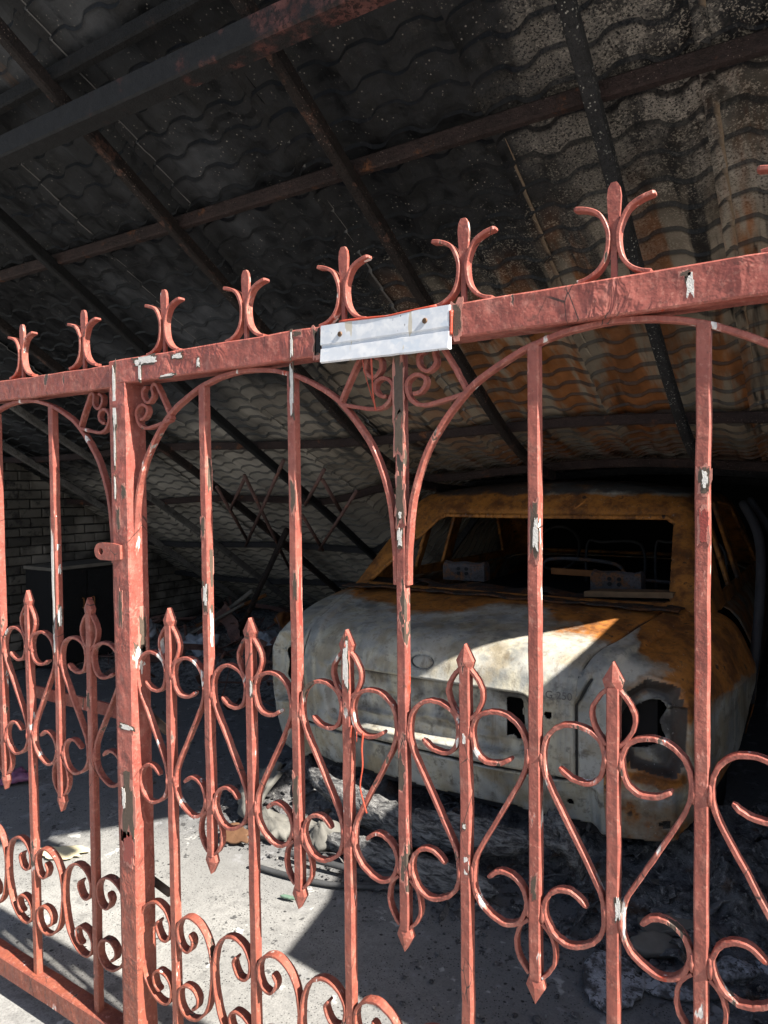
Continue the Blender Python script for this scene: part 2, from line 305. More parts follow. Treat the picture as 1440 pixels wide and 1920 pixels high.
for q in range(16):
    V, Fc = box_sweep((-4.5, 1.55+q*.075, 1.80), (-4.5, 1.55+q*.075, 2.25), .009, .009, .002); at_root(obj('bar', V, Fc, 'rafter_grey'), gr)
for zz in (1.815, 2.25):
    V, Fc = box_sweep((-4.5, 1.5, zz), (-4.5, 2.75, zz), .015, .015, .003, up=(0, 0, 1)); at_root(obj('frame_rail', V, Fc, 'rafter_grey'), gr)
V, Fc = cuboid(-4.6, 3.4, 5.6, 5.8, 0, 2.3); obj('back_wall', V, Fc, 'black', label='dark sooty wall behind the burnt car at the back of the shed', cat='wall')
# neighbour's wall on the right, out of the picture: its sloping top throws the shade across the boot and the floor
V = []
for yy, zz in ((.39, 1.80), (.70, 1.862), (1.08, 2.03), (1.45, 2.065), (1.95, 2.115), (3.2, 2.2), (6.2, 2.2)):
    V += [(1.95, yy, 0), (2.12, yy, 0), (2.12, yy, zz), (1.95, yy, zz)]
Fc = [(i*4+a, i*4+b, i*4+4+b, i*4+4+a) for i in range(6) for a, b in ((0, 1), (1, 2), (2, 3), (3, 0))]+[(3, 2, 1, 0), (24, 25, 26, 27)]
obj('side_wall', V, Fc, 'render', label='grey rendered side wall with a stepped sloping top beside the car', cat='wall')

# ------------------------------------------------------------------ collapsed roof
roof = empty('collapsed_roof', (-1.1, 2.2, 0), 'collapsed burnt lean-to roof of pressed tile sheets on steel rafters', 'roof')
RX0, RX1, RY0, RY1 = -4.50, 1.72, 0.0, 5.68
def roofz(x, y):
    z = 3.08-.6*y
    k = np.clip((x+1.55)/.9, 0, 1); k = k*k*(3-2*k); fl = 1.615+.015*np.sin(3*x)-.02*(y-2.5)
    h = np.clip(.5+.5*(z-fl)/.25, 0, 1); zz = fl*(1-h)+z*h+.25*h*(1-h)
    z = z*(1-k)+zz*k
    z = np.maximum(z, .06)
    return z+.02*np.sin(2.3*x+.6)*np.clip((y-.5)/2, 0, 1)-.03*np.clip((y-1)/1.2, 0, 1)*np.sin(1.7*y)*(x < 9)+.012*(lattice_noise(x*1.2+9, y*1.2, 5)-.5)*np.clip(y, 0, 2)
edges = [RX0, -3.95, -3.35, -2.65, -1.95, -1.25, -.66, -.10, .59, 1.16, RX1]
PITCHX, ROW = .1775, .0800
for k in range(len(edges)-1):
    x0, x1 = edges[k], edges[k+1]+.035; nx = int((x1-x0)/.016); rows = int((RY1-RY0)/ROW)
    xs = np.linspace(x0, x1, nx); ys = []; fr = []
    for r in range(rows):
        for t in (0., .12, .4, .7, .96, .992): ys.append(RY0+(r+t)*ROW); fr.append(t)
    ys = np.array(ys); fr = np.array(fr); X, Yy = np.meshgrid(xs, ys, indexing='ij'); FR = np.broadcast_to(fr, X.shape)
    ph = (X-x0)/PITCHX; wv = .5+.5*np.tanh(1.9*np.sin(2*math.pi*ph-.5)+.55)
    curve_in = .019*(1-wv)                      # tile noses bow, so each row edge reads as a run of arcs
    Zz = roofz(X, Yy)+.018*wv-.0120*(1-FR)**1.0+.004
    up_ = (X-x0)/(x1-x0); lift = rng.uniform(-.004, .006)
    Zz = Zz+lift-.020*np.clip(1-up_*6, 0, 1)*(k > 0)+.006*np.sin(Yy*3+k)*up_*(Yy > .6)
    Zz += .010*(lattice_noise(np.floor(ph+.2)*.71+k*2.7, np.floor(Yy/ROW)*.53, 91+k, 2)-.5)*np.clip(FR*1.3, 0, 1)+.014*(lattice_noise(X*1.6+k*3, Yy*1.6, 95)-.5)
    Zz += .012*(lattice_noise(X*3+k*5, Yy*3, 11+k)-.5)*np.clip((Yy-1.2)/1., 0, 1)*2
    Zz -= .016*np.clip(1-(x1-X)/.022, 0, 1)**.5*(k < len(edges)-2)
    seam = np.clip(1-(x1-X)/.016, 0, 1)*(lattice_noise(X*0+k*3.3, Yy*4, 77) > .42)
    Yb = Yy+curve_in*1.0-.010
    tone = np.clip(1-FR*9, 0, 1)*1.; tone = np.where(FR > .98, 1., tone)  # row steps painted dark, standing in for the shade lines there
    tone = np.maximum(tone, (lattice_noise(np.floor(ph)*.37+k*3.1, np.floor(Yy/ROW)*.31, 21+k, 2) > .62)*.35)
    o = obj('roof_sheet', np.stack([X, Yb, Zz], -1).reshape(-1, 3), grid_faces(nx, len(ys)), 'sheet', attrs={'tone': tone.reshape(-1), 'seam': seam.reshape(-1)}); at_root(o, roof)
    sm = o.modifiers.new('thickness', 'SOLIDIFY'); sm.thickness = .003; sm.offset = 1
def member(name, pts, hw, hd, mat, c=.006, lab=None):
    V, Fc = sweep(pts, sect(hw, hd, c), up=(0, 0, 1)); o = obj(name, V, Fc, mat, label=lab); at_root(o, roof); return o
for yy, mat in ((.28, 'rafter_black'), (.80, 'purlin'), (1.47, 'purlin_dark'), (2.10, 'purlin'), (2.72, 'purlin'), (3.35, 'purlin_dark'), (3.95, 'purlin_dark')):
    xs = np.linspace(RX0+.02, RX1-.02, 30); member('purlin', [(x, yy, float(roofz(np.array(x), np.array(yy)))-.046) for x in xs], .018, .024, mat)
for xx, mat in ((-3.85, 'rafter_grey'), (-3.1, 'rafter_grey'), (-2.3, 'rafter_rust'), (-1.5, 'rafter_black'), (-.69, 'rafter_rust'), (.115, 'rafter_rust'), (.92, 'rafter_ash'), (1.62, 'rafter_black')):
    y1 = 4.4 if xx < -1.0 else (3.6 if xx < 0 else 2.75)
    ys = np.linspace(.03, y1, 24); member('rafter', [(xx+.012*math.sin(y*1.3+xx*3), y, float(roofz(np.array(xx), np.array(y)))-.070-.022) for y in ys], .019, .025, mat)
V, Fc = sweep([(x, .30, 2.715-.012*(x+1)) for x in np.linspace(-4.2, RX1, 14)], sect(.036, .038, .006), up=(0, 0, 1))
at_root(obj('front_beam', V, Fc, 'beam', label='thick front beam, red paint scorched black towards the left'), roof)
# added strip that blocks stray light through the slot by the side wall
ysf = np.linspace(2.30, 5.65, 40); xsf = np.linspace(1.64, 1.945, 8); Xf, Yf = np.meshgrid(xsf, ysf, indexing='ij'); Zf = roofz(np.full_like(Xf, 1.64), Yf)+.045+.03*np.sin(Yf*9)*(Xf-1.64)+.12*(Xf-1.64)
at_root(obj('slot_blocker', np.stack([Xf, Yf, Zf], -1).reshape(-1, 3), grid_faces(8, 40), 'rafter_black'), roof)
# bent truss webs hanging from the fallen slope
def rp(x, y, z): return (x, y, z)
for a, b in [((-1.82, 2.31, 1.60), (-2.35, 2.70, 1.37)), ((-2.20, 2.42, 1.54), (-2.60, 3.14, 1.10)), ((-1.36, 2.16, 1.69), (-2.70, 3.22, 1.05)), ((-1.81, 2.29, 1.61), (-2.57, 3.64, .80)), ((-1.13, 2.26, 1.63), (-1.58, 2.63, 1.41)), ((-1.22, 2.36, 1.57), (-1.36, 2.75, 1.35)), ((-1.05, 2.48, 1.50), (-1.95, 3.25, 1.04)), ((-1.72, 2.77, 1.33), (-1.91, 3.25, 1.04))]:
    V, Fc = tube([a, b], .0125); at_root(obj('truss_web', V, Fc, 'web', smooth=True), roof)

# ------------------------------------------------------------------ fence and gate
S = .13
SCR = [(.089, 1.045), (.067, 1.031), (.039, 1.029), (.021, 1.043), (.014, 1.068), (.0155, 1.090), (.026, 1.108), (.050, 1.119), (.075, 1.119), (.095, 1.109), (.109, 1.092), (.1155, 1.068), (.114, 1.036), (.099, 1.0), (.061, .931), (.030, .875), (.018, .848), (.0145, .823), (.0155, .796), (.027, .773), (.048, .757), (.073, .749), (.097, .758), (.110, .778), (.1145, .800), (.107, .823), (.091, .837), (.073, .841), (.058, .836), (.042, .822)]
CSC = [(.052, .462), (.064, .445), (.050, .418), (.028, .418), (.0145, .438), (.0145, .468), (.034, .494), (.066, .502), (.100, .485), (.120, .45), (.1275, .402), (.122, .345), (.106, .295), (.072, .262), (.036, .258), (.016, .278), (.0145, .308), (.030, .328), (.060, .332), (.078, .315), (.072, .290), (.056, .282)]
ARCH = [(-.378, 1.33), (-.3755, 1.40), (-.369, 1.464), (-.359, 1.512), (-.334, 1.577), (-.304, 1.623), (-.265, 1.668), (-.227, 1.700), (-.163, 1.734), (-.12, 1.750), (-.066, 1.763), (0, 1.768)]
PET = [(.010, 1.099), (.024, 1.115), (.0335, 1.138), (.032, 1.157), (.021, 1.176), (.010, 1.188)]
APET = [(.012, .772), (.028, .755), (.0345, .730), (.0325, .708), (.023, .690), (.012, .678)]
TIP = [(-.0105, 1.185), (-.0165, 1.203), (0, 1.233), (.0165, 1.203), (.0105, 1.185)]
CROWN = [(.062, 1.953), (.043, 1.949), (.023, 1.938), (.011, 1.916), (.0075, 1.895), (.012, 1.868), (.024, 1.850), (.040, 1.840), (.056, 1.836)]
CORN = [(.135, 1.677), (.098, 1.669), (.052, 1.662), (.027, 1.671), (.0155, 1.692), (.017, 1.708), (.033, 1.719), (.051, 1.714), (.055, 1.700), (.044, 1.687), (.030, 1.684)]
RING = [(.138, 1.679), (.115, 1.720), (.093, 1.756), (.082, 1.765), (.073, 1.757), (.077, 1.738), (.066, 1.725), (.053, 1.724), (.041, 1.738), (.042, 1.754), (.054, 1.760)]
def ribbon(pts, x0, sx, y0, t, d, parent, name, mat, taper_ends=0, jit=.0009):
    P = smooth_line(pts, 4); P = P+rng.normal(0, jit*.3, P.shape)
    W = np.stack([x0+sx*P[:, 0], np.full(len(P), y0), P[:, 1]], -1); tp = np.ones(len(W))
    if taper_ends: tp[0] = tp[-1] = .55; tp[1] = tp[-2] = .9
    V, Fc = sweep(W, sect(t/2, d/2, t*.17), (0, 1, 0), tp); o = obj(name, roughen(V, .00012), Fc, mat, smooth=False); at_root(o, parent); return o
def prism(pts, y0, y1, parent, name, mat, ridge=0.):
    P = np.array(pts); nP = len(P); c = P.mean(0)
    V = [(p[0], y0, p[1]) for p in P]+[(p[0], y1, p[1]) for p in P]+[(c[0], y0-ridge, c[1]), (c[0], y1+ridge, c[1])]
    Fc = [(i, (i+1) % nP, nP+(i+1) % nP, nP+i) for i in range(nP)]+[((i+1) % nP, i, 2*nP) for i in range(nP)]+[(nP+i, nP+(i+1) % nP, 2*nP+1) for i in range(nP)]
    o = obj(name, V, Fc, mat); at_root(o, parent); return o
def bevel_box(a, b, hw, hd, parent, name, mat, c=.0022, up=(0, 1, 0), seg=6, wob=.0004, lab=None):
    L_ = math.dist(a, b); V, Fc = box_sweep(a, b, hw, hd, c, up, max(seg, int(L_/.05)), wob); o = obj(name, roughen(V, .00010), Fc, mat, label=lab); at_root(o, parent); return o
WELDS = []
for k in range(3):
    r_w = np.random.default_rng(k+3); V = []; Fc = []
    for i in range(7):
        t = -1+2*i/6; rr = math.sqrt(max(.02, 1-t*t))*(1+r_w.normal(0, .12))
        for q in range(8): V.append((.0055*rr*math.cos(q*math.pi/4)*(1+r_w.normal(0, .12)), .0095*rr*math.sin(q*math.pi/4)*(1+r_w.normal(0, .08)), t))
    for i in range(6):
        for q in range(8): Fc.append((i*8+q, i*8+(q+1) % 8, i*8+8+(q+1) % 8, i*8+8+q))
    me_w = bpy.data.meshes.new('weld'); me_w.from_pydata(V, [], Fc); me_w.polygons.foreach_set('use_smooth', [True]*len(me_w.polygons)); WELDS.append(me_w)
def weld(x, y, z, h, root, mat):
    k = rng.integers(0, 3); me_w = WELDS[k]
    if not me_w.materials: me_w.materials.append(M[mat])
    o = bpy.data.objects.new('weld', me_w); COL.objects.link(o); o.scale = (1, 1, h*rng.uniform(.8, 1.15)); o.location = (x, y, z); at_root(o, root)
def make_panel(root, spears, longs, half, tees, arches, corners, x_lo, x_hi, mat, y=0., kx=1.):
    bw = .0100
    for x in spears:
        bevel_box((x, y+bw, .12), (x, y+bw, 1.192), bw, bw, root, 'spear_bar', mat, seg=9)
        prism([(x+a, b) for a, b in TIP], y+.003, y+.017, root, 'spear_tip', mat, .005)
        for sg in (-1, 1):
            ribbon(PET, x, sg, y+.010, .0065, .015, root, 'spear_petal', mat)
            if x_lo-.02 < x+sg*half < x_hi+.02:
                ribbon(SCR, x, sg*kx, y+.010, .0076, .0165, root, 'heart_scroll', 'red_scroll' if x > 0 else mat, 1); [weld(x+sg*kx*a, y+.008, b, hgt, root, mat) for a, b, hgt in ((.0115, 1.076, .020), (.1185, 1.052, .022), (.0125, .818, .022), (.1175, .790, .020))]
                ribbon(CSC, x, sg*kx, y+.010, .0062, .021, root, 'c_scroll', mat, 1)
        cr = bpy.data.objects.new('crown', None); COL.objects.link(cr); cr.location = (x, y+.012, 1.831); at_root(cr, root)
        def sub(V, Fc, nm):
            V = [(v[0]-x, v[1]-y-.012, v[2]-1.831) for v in V]; obj(nm, V, Fc, mat, cr)
        for sg in (-1, 1):
            P = smooth_line(CROWN, 4); W = np.stack([x+sg*P[:, 0], np.full(len(P), y+.012), P[:, 1]], -1); tp = np.ones(len(W)); tp[0] = .7
            sub(*sweep(W, sect(.0034, .0095, .0012), (0, 1, 0), tp), 'crown_curl')
        prof = [(.0045, 1.829), (.0045, 1.86), (.0050, 1.885), (.0065, 1.91), (.0095, 1.94), (.0108, 1.962), (.0090, 1.975), (.0045, 1.983)]
        V = []; Fc = []
        for hw_, zz in prof: V += [(x-hw_, y+.006+.003, zz), (x+hw_, y+.006+.003, zz), (x+hw_, y+.016, zz), (x-hw_, y+.016, zz)]
        for i in range(len(prof)-1):
            for q in range(4): Fc.append((i*4+q, i*4+(q+1) % 4, i*4+4+(q+1) % 4, i*4+4+q))
        Fc += [(3, 2, 1, 0), tuple(len(V)-4+q for q in range(4))]; sub(V, Fc, 'crown_blade')
    def arrow(x):
        prism([(x+a, 1.862-b) for a, b in reversed(TIP)], y+.003, y+.017, root, 'arrow_tip', mat, .005)
        for sg in (-1, 1): ribbon(APET, x, sg, y+.010, .0062, .015, root, 'arrow_petal', mat)
    for x, zt in longs:
        bevel_box((x, y+bw, .672), (x, y+bw, zt), bw, bw, root, 'hanging_bar', mat, seg=9); arrow(x)
    for x in tees:
        bevel_box((x, y+bw, .672), (x, y+bw, 1.773), bw, bw, root, 'hanging_bar', 'red_charred', seg=9); arrow(x)
    for cx, k2 in arches:
        P = [(a*k2, b) for a, b in ARCH]; P = P+[(-a, b) for a, b in reversed(P[:-1])]
        ribbon(P, cx, 1, y+.010, .0095, .018, root, 'arch', mat)
    for x, sg in corners:
        ribbon(CORN, x, sg, y+.010, .0075, .017, root, 'corner_scroll', mat); ribbon(RING, x, sg, y+.010, .0075, .017, root, 'corner_scroll', mat)
FR_ = empty('fence_panel', (.9, 0, 0), 'red wrought-iron fence panel with a white plate on its top rail', 'fence')
N = 12
make_panel(FR_, [S*(2*i+1) for i in range(9)], [(S*2*i, 1.748) for i in (1, 2, 4, 5, 7, 8)], S, [S*6, S*12], [(.39, 1.), (1.17, 1.), (1.95, 1.)],
           [(.016, 1), (.78, -1), (.78, 1), (1.56, -1), (1.56, 1), (2.31, -1)], 0, 2.34, 'red_fence')
bevel_box((-.044, .0135, 1.8015), (2.36, .0135, 1.8015), .0295, .0275, FR_, 'top_rail', 'red_rail', .003, (0, 1, 0), 30, .0006)
bevel_box((.016, .0135, .09), (2.31, .0135, .09), .03, .025, FR_, 'bottom_rail', 'red', .003, (0, 1, 0), 12, .0004)
bevel_box((-.014, .0145, 0), (-.014, .0145, 1.773), .030, .0295, FR_, 'post', 'red_rail', .003, (0, 1, 0), 20, .0005)
bevel_box((2.345, .0145, 0), (2.345, .0145, 1.773), .030, .0295, FR_, 'post', 'red_rail', .003, (0, 1, 0), 20, .0005)
FL_ = empty('gate_panel', (-.5, .01, 0), 'narrower red wrought-iron gate panel left of the post with the latch tab', 'gate')
make_panel(FL_, [-.190, -.472, -.754], [(-.332, 1.742), (-.612, 1.742)], .141, [], [(-.475, 1.045)], [(-.070, -1), (-.880, 1)], -.91, -.05, 'red', y=.008, kx=1.085)
bevel_box((-.0475, .021, 1.796), (-.905, .021, 1.806), .0285, .0245, FL_, 'top_rail', 'red', .003, (0, 1, 0), 10, .0005)
bevel_box((-.0475, .021, .093), (-.905, .021, .093), .029, .026, FL_, 'bottom_rail', 'red', .003, (0, 1, 0), 10, .0005)
for x in (-.060, -.890): bevel_box((x, .020, .03), (x, .020, 1.768), .0115, .0175, FL_, 'stile', 'red', .002)
bevel_box((-.53, .060, .925), (-.05, .060, .925), .0175, .004, FL_, 'latch_bar', 'red', .001)
V, Fc = tube([(-.05, .085, .487), (.032, .075, .480)], .010, 12); at_root(obj('bolt', V, Fc, 'brown_bare', smooth=True), FL_)
V, Fc = tube([(-.02, .07, .93), (.046, .066, .905)], .011, 10); at_root(obj('bolt', V, Fc, 'brown_bare', smooth=True), FL_)
# latch tab with its padlock hole
V = []; Fc = []; K = 28; cx, cz, rh = -.083, 1.362, .0085
for yy in (-.022, -.014):
    for i in range(K):
        a = 2*math.pi*i/K; V.append((cx+rh*math.cos(a), yy, cz+rh*math.sin(a)))
    for i in range(K):
        a = 2*math.pi*i/K; ca, sa = math.cos(a), math.sin(a)
        if ca > 0: k = min(.075/max(ca, 1e-6), .0215/max(abs(sa), 1e-6)); p = (cx+ca*k, cz+sa*k)
        else: p = (cx+.0215*ca*1.2, cz+.0215*sa)
        V.append((p[0], yy, p[1]))
for i in range(K):
    j = (i+1) % K
    Fc += [(i, j, K+j, K+i), (2*K+j, 2*K+i, 3*K+i, 3*K+j), (j, i, 2*K+i, 2*K+j), (K+i, K+j, 3*K+j, 3*K+i)]
at_root(obj('latch_tab', V, Fc, 'red', label='welded latch tab with a padlock hole'), FR_)
# white plate screwed over the rail joint
PLx0, PLx1 = .617, .897
prof = [(-.0146, 1.829), (-.0205, 1.8285), (-.0215, 1.792), (-.0175, 1.7895), (-.0180, 1.7845), (-.0225, 1.783), (-.0245, 1.758), (-.0205, 1.7555), (-.0146, 1.757)]
V = []; Fc = []; ns = 15; m = len(prof)
for i in range(ns):
    t = i/(ns-1); x = PLx0+(PLx1-PLx0)*t; j = rng.normal(0, .0005)
    for a, b in prof: V.append((x+(rng.normal(0, .0008) if i in (0, ns-1) else 0), a, b-.004*t*(b < 1.77)+j*.5))
for i in range(ns-1):
    for k in range(m): Fc.append((i*m+k, (i+1)*m+k, (i+1)*m+(k+1) % m, i*m+(k+1) % m))
Fc += [tuple(range(m)), tuple((ns-1)*m+k for k in range(m))[::-1]]
plate = obj('joint_plate', V, Fc, 'plate', label='white joint plate with two rusty screws on the top rail'); at_root(plate, FR_)
for x in (.663, .849):
    V = []; Fc = []; K = 14
    for r, yy in ((.0052, -.0205), (.0050, -.0226), (.0036, -.0238), (.0014, -.0226)):
        V += [(x+r*math.cos(2*math.pi*i/K), yy, 1.807+r*math.sin(2*math.pi*i/K)) for i in range(K)]
    Fc = [(a*K+i, a*K+(i+1) % K, a*K+K+(i+1) % K, a*K+K+i) for a in range(3) for i in range(K)]+[tuple(3*K+i for i in range(K))]
    o = obj('screw', V, Fc, 'screw', smooth=True); o.parent = plate
# old coats showing where the red has flaked away: thin ragged islands lying on the bars
def flake(x, z, wd, hh, mat, face='F', y=-.0004, seed=0, parent=FR_):
    r = np.random.default_rng(seed+int(abs(x*1000)+z*977)); K = 34; V = []; a0 = r.uniform(0, 6)
    for i in range(K):
        a = 2*math.pi*i/K; k = 1+.20*math.sin(3*a+a0)+.15*math.sin(5*a+2*a0)+r.normal(0, .14); ca, sa = math.cos(a), math.sin(a)
        px = wd/2*math.copysign(abs(ca)**.6, ca)*k; pz = hh/2*math.copysign(abs(sa)**.8, sa)*k
        px = max(-wd*.52, min(wd*.52, px)); pz = max(-hh*.56, min(hh*.56, pz))
        if y < -.0145 and z > 1.77: pz = max(1.7748-z, min(1.8282-z, pz))
        V.append((x+px, y, z+pz) if face == 'F' else (y, x+px, z+pz))
    V += [(v[0], v[1]+.0012, v[2]) if face == 'F' else (v[0]-.0012, v[1], v[2]) for v in V]
    Fc = [tuple(range(K)), tuple(range(K, 2*K))[::-1]]+[(i, K+i, K+(i+1) % K, (i+1) % K) for i in range(K)]
    at_root(obj('paint_flake', V, Fc, mat), parent)
YP, YR = -.0158, -.0150
def flake2(x, z, wd, hh, mat, face, y, seed, parent):
    o_ = .0005 if face == 'F' else -.0005
    flake(x, z, wd*1.3+.002, hh*1.16+.003, 'chalk' if mat == 'brown_bare' else ('brown_bare' if mat == 'white_paint' else 'chalk'), face, y+o_, seed+50, parent); flake(x, z, wd, hh, mat, face, y, seed, parent)
for i, (x, z, wd, hh, mat, yy) in enumerate([(-.026, 1.735, .012, .15, 'white_paint', YP), (-.028, 1.63, .006, .10, 'white_paint', YP), (-.030, 1.52, .006, .05, 'white_paint', YP), (-.006, .929, .046, .011, 'white_paint', YP), (-.008, .727, .042, .165, 'brown_bare', YP),
        (-.022, .75, .012, .05, 'white_paint', YP-.0008), (-.010, .626, .040, .075, 'dark_red', YP), (-.02, 1.22, .012, .08, 'brown_bare', YP), (-.021, 1.445, .012, .05, 'brown_bare', YP), (.002, 1.51, .016, .03, 'brown_bare', YP),
        (.092, 1.819, .075, .018, 'white_paint', YR), (.070, 1.795, .009, .040, 'white_paint', YR), (.165, 1.776, .045, .007, 'white_paint', YR), (.20, 1.817, .03, .010, 'white_paint', YR), (.537, 1.803, .006, .046, 'white_paint', YR), (.552, 1.823, .02, .010, 'brown_bare', YR),
        (.603, 1.80, .020, .052, 'brown_bare', YR), (.606, 1.80, .012, .05, 'black', YR-.0005), (.908, 1.803, .018, .056, 'brown_bare', YR), (.268, 1.795, .008, .018, 'white_paint', YR), (1.285, 1.800, .010, .034, 'white_paint', YR), (1.279, 1.818, .014, .008, 'brown_bare', YR),
        (.5235, 1.716, .009, .095, 'white_paint', -.0008), (.523, 1.498, .012, .062, 'brown_bare', -.0008), (.525, 1.311, .009, .05, 'brown_bare', -.0008), (.262, 1.275, .012, .045, 'white_paint', -.0012), (.262, 1.268, .016, .06, 'brown_bare', -.0008), (.258, 1.43, .011, .04, 'brown_bare', -.0008),
        (.780, 1.700, .0185, .125, 'brown_bare', -.0008), (.780, 1.61, .017, .075, 'brown_bare', -.0008), (.781, 1.487, .017, .085, 'brown_bare', -.0008), (.780, 1.420, .010, .032, 'white_paint', -.0014), (.781, 1.462, .006, .012, 'white_paint', -.0014),
        (1.042, 1.438, .013, .085, 'brown_bare', -.0008), (1.0445, 1.432, .009, .050, 'white_paint', -.0014), (1.302, 1.519, .015, .036, 'brown_bare', -.0008), (1.3035, 1.520, .008, .024, 'white_paint', -.0014), (1.302, 1.452, .012, .045, 'dark_red', -.0008),
        (1.039, .832, .009, .042, 'brown_bare', -.0008), (.651, 1.165, .012, .085, 'white_paint', -.0008), (.910, 1.062, .006, .02, 'white_paint', -.0008), (.909, .905, .005, .008, 'white_paint', -.0008), (.519, .874, .013, .075, 'brown_bare', -.0008), (.3975, 1.08, .006, .03, 'white_paint', -.0008), (.913, .835, .009, .03, 'white_paint', -.0008), (1.179, .84, .008, .035, 'white_paint', -.0008)]):
    flake2(x, z, wd, hh, mat, 'F', yy, i, FR_)
for i, (yc, z, wd, hh, mat, xx) in enumerate([(.012, 1.545, .012, .07, 'brown_bare', .2705), (.010, 1.20, .010, .08, 'white_paint', .2705), (.014, 1.09, .030, .08, 'white_paint', .0165), (.022, 1.16, .020, .10, 'brown_bare', .0165), (.012, 1.34, .010, .09, 'brown_bare', .2705), (.010, 1.26, .010, .16, 'dark_red', .5305)]):
    flake2(yc, z, wd, hh, mat, 'R', xx, i, FR_)
for i, (x, z, wd, hh, mat) in enumerate([(-.336, 1.27, .010, .27, 'white_paint'), (-.337, 1.12, .008, .09, 'white_paint'), (-.192, .96, .012, .04, 'brown_bare')]): flake2(x, z, wd, hh, mat, 'F', .0074, i, FL_)
for i, (yc, z, wd, hh, mat) in enumerate([(.017, 1.40, .012, .085, 'white_paint'), (.019, 1.30, .009, .025, 'white_paint'), (.016, 1.17, .012, .05, 'white_paint')]): flake2(yc, z, wd, hh, mat, 'R', -.3215, i, FL_)
# wet red paint: beads round the plate, strings hanging from it and from one heart scroll
def drip(P, r, mat='fresh_red'):
    P = smooth_line(P, 4); V, Fc = sweep(P, [(math.cos(2*math.pi*i/7), math.sin(2*math.pi*i/7)) for i in range(7)], (.3, 1, .1), np.interp(np.linspace(0, 1, len(P)), [0, .5, 1], [r*1.3, r*.8, r])); at_root(obj('paint_drip', V, Fc, mat, smooth=True), FR_)
drip([(.66, -.017, 1.831), (.72, -.019, 1.829), (.77, -.019, 1.8265), (.80, -.019, 1.828), (.87, -.017, 1.831)], .0028)
drip([(.899, -.017, 1.818), (.900, -.019, 1.80), (.8985, -.018, 1.777)], .0035)
drip([(.712, -.018, 1.757), (.716, -.017, 1.73), (.7245, -.012, 1.695), (.729, -.006, 1.672)], .0011); drip([(.732, -.018, 1.757), (.733, -.017, 1.72), (.731, -.012, 1.69), (.7325, -.005, 1.659)], .0018)
drip([(.692, .0, 1.035), (.689, -.001, 1.005), (.691, -.002, .97), (.686, -.004, .93), (.694, -.004, .90), (.700, -.003, .88)], .0019); drip([(.664, 0, 1.045), (.662, -.001, 1.02)], .0014); drip([(.676, 0, 1.035), (.677, -.001, 1.015)], .0011)
drip([(.760, .002, .36), (.752, -.004, .345), (.742, -.006, .335), (.735, -.004, .34)], .004)

# ------------------------------------------------------------------ burnt saloon car, tail towards the fence
XC = .045
def smax(a, b, k):
    h = np.clip(.5+.5*(a-b)/k, 0, 1); return b*(1-h)+a*h+k*h*(1-h)
def sst(t): t = np.clip(t, 0, 1); return t*t*(3-2*t)
def deckz(x, y): return .885+.10*sst((y-1.45)/.8)-.04*np.abs(x-XC)**2.5-.16*sst((y-4.4)/1.5)
def bodyF(x, y, z):
    xn = np.abs(x-XC)
    W = np.interp(y, [1.4, 1.55, 1.7, 1.95, 2.25, 3, 4, 5, 5.8], [.925, .99, 1.04, 1.10, 1.13, 1.07, 1.02, .99, .90])-.05*sst((.5-z)/.3)-.45*np.maximum(z-.72, 0)
    yr = np.interp(z, [.15, .25, .4, .72, .8, .88, .95], [1.46, 1.44, 1.41, 1.405, 1.435, 1.49, 1.56])+.13*(xn/.95)**3
    f = smax(xn-W, yr-y, .075); f = smax(f, z-deckz(x, y), .10); return smax(f, y-(5.75-.2*xn**2), .2)
def cabF(x, y, z):
    xn = np.abs(x-XC)
    f = smax(z-(1.555-.07*(xn/.8)**2-.05*((y-3.3)/.9)**2), ((2.17+(z-.98)/.93+.06*xn**2)-y)*.70, .07)
    f = smax(f, (xn-(.955-(z-.97)*.30))*.93, .08); return smax(f, (y-(4.75-(z-.98)*1.4))*.6, .07)
def cast(F, O, D, tmax):
    lo = np.zeros(O.shape[:-1]); hi = np.full(O.shape[:-1], tmax)
    for _ in range(34):
        mid = (lo+hi)/2; P = O+D*mid[..., None]; ins = F(P[..., 0], P[..., 1], P[..., 2]) < 0; lo = np.where(ins, mid, lo); hi = np.where(ins, hi, mid)
    return O+D*lo[..., None]
def inpoly(x, z, poly):
    r = np.zeros(x.shape, bool); j = len(poly)-1
    for i in range(len(poly)):
        xi, zi = poly[i]; xj, zj = poly[j]
        r ^= ((zi > z) != (zj > z)) & (x < (xj-xi)*(z-zi)/(zj-zi+1e-12)+xi); j = i
    return r
def segd(x, z, poly, closed=False):
    d = np.full(x.shape, 9.); P = list(poly)+([poly[0]] if closed else [])
    for (ax, az), (bx, bz) in zip(P[:-1], P[1:]):
        t = np.clip(((x-ax)*(bx-ax)+(z-az)*(bz-az))/((bx-ax)**2+(bz-az)**2+1e-12), 0, 1); d = np.minimum(d, np.hypot(x-ax-t*(bx-ax), z-az-t*(bz-az)))
    return d
def dense(poly):
    P = [poly[-1]]+list(poly)+[poly[0], poly[1]]; Q = smooth_line(P, 8)[8:-8]; return [tuple(q) for q in Q]
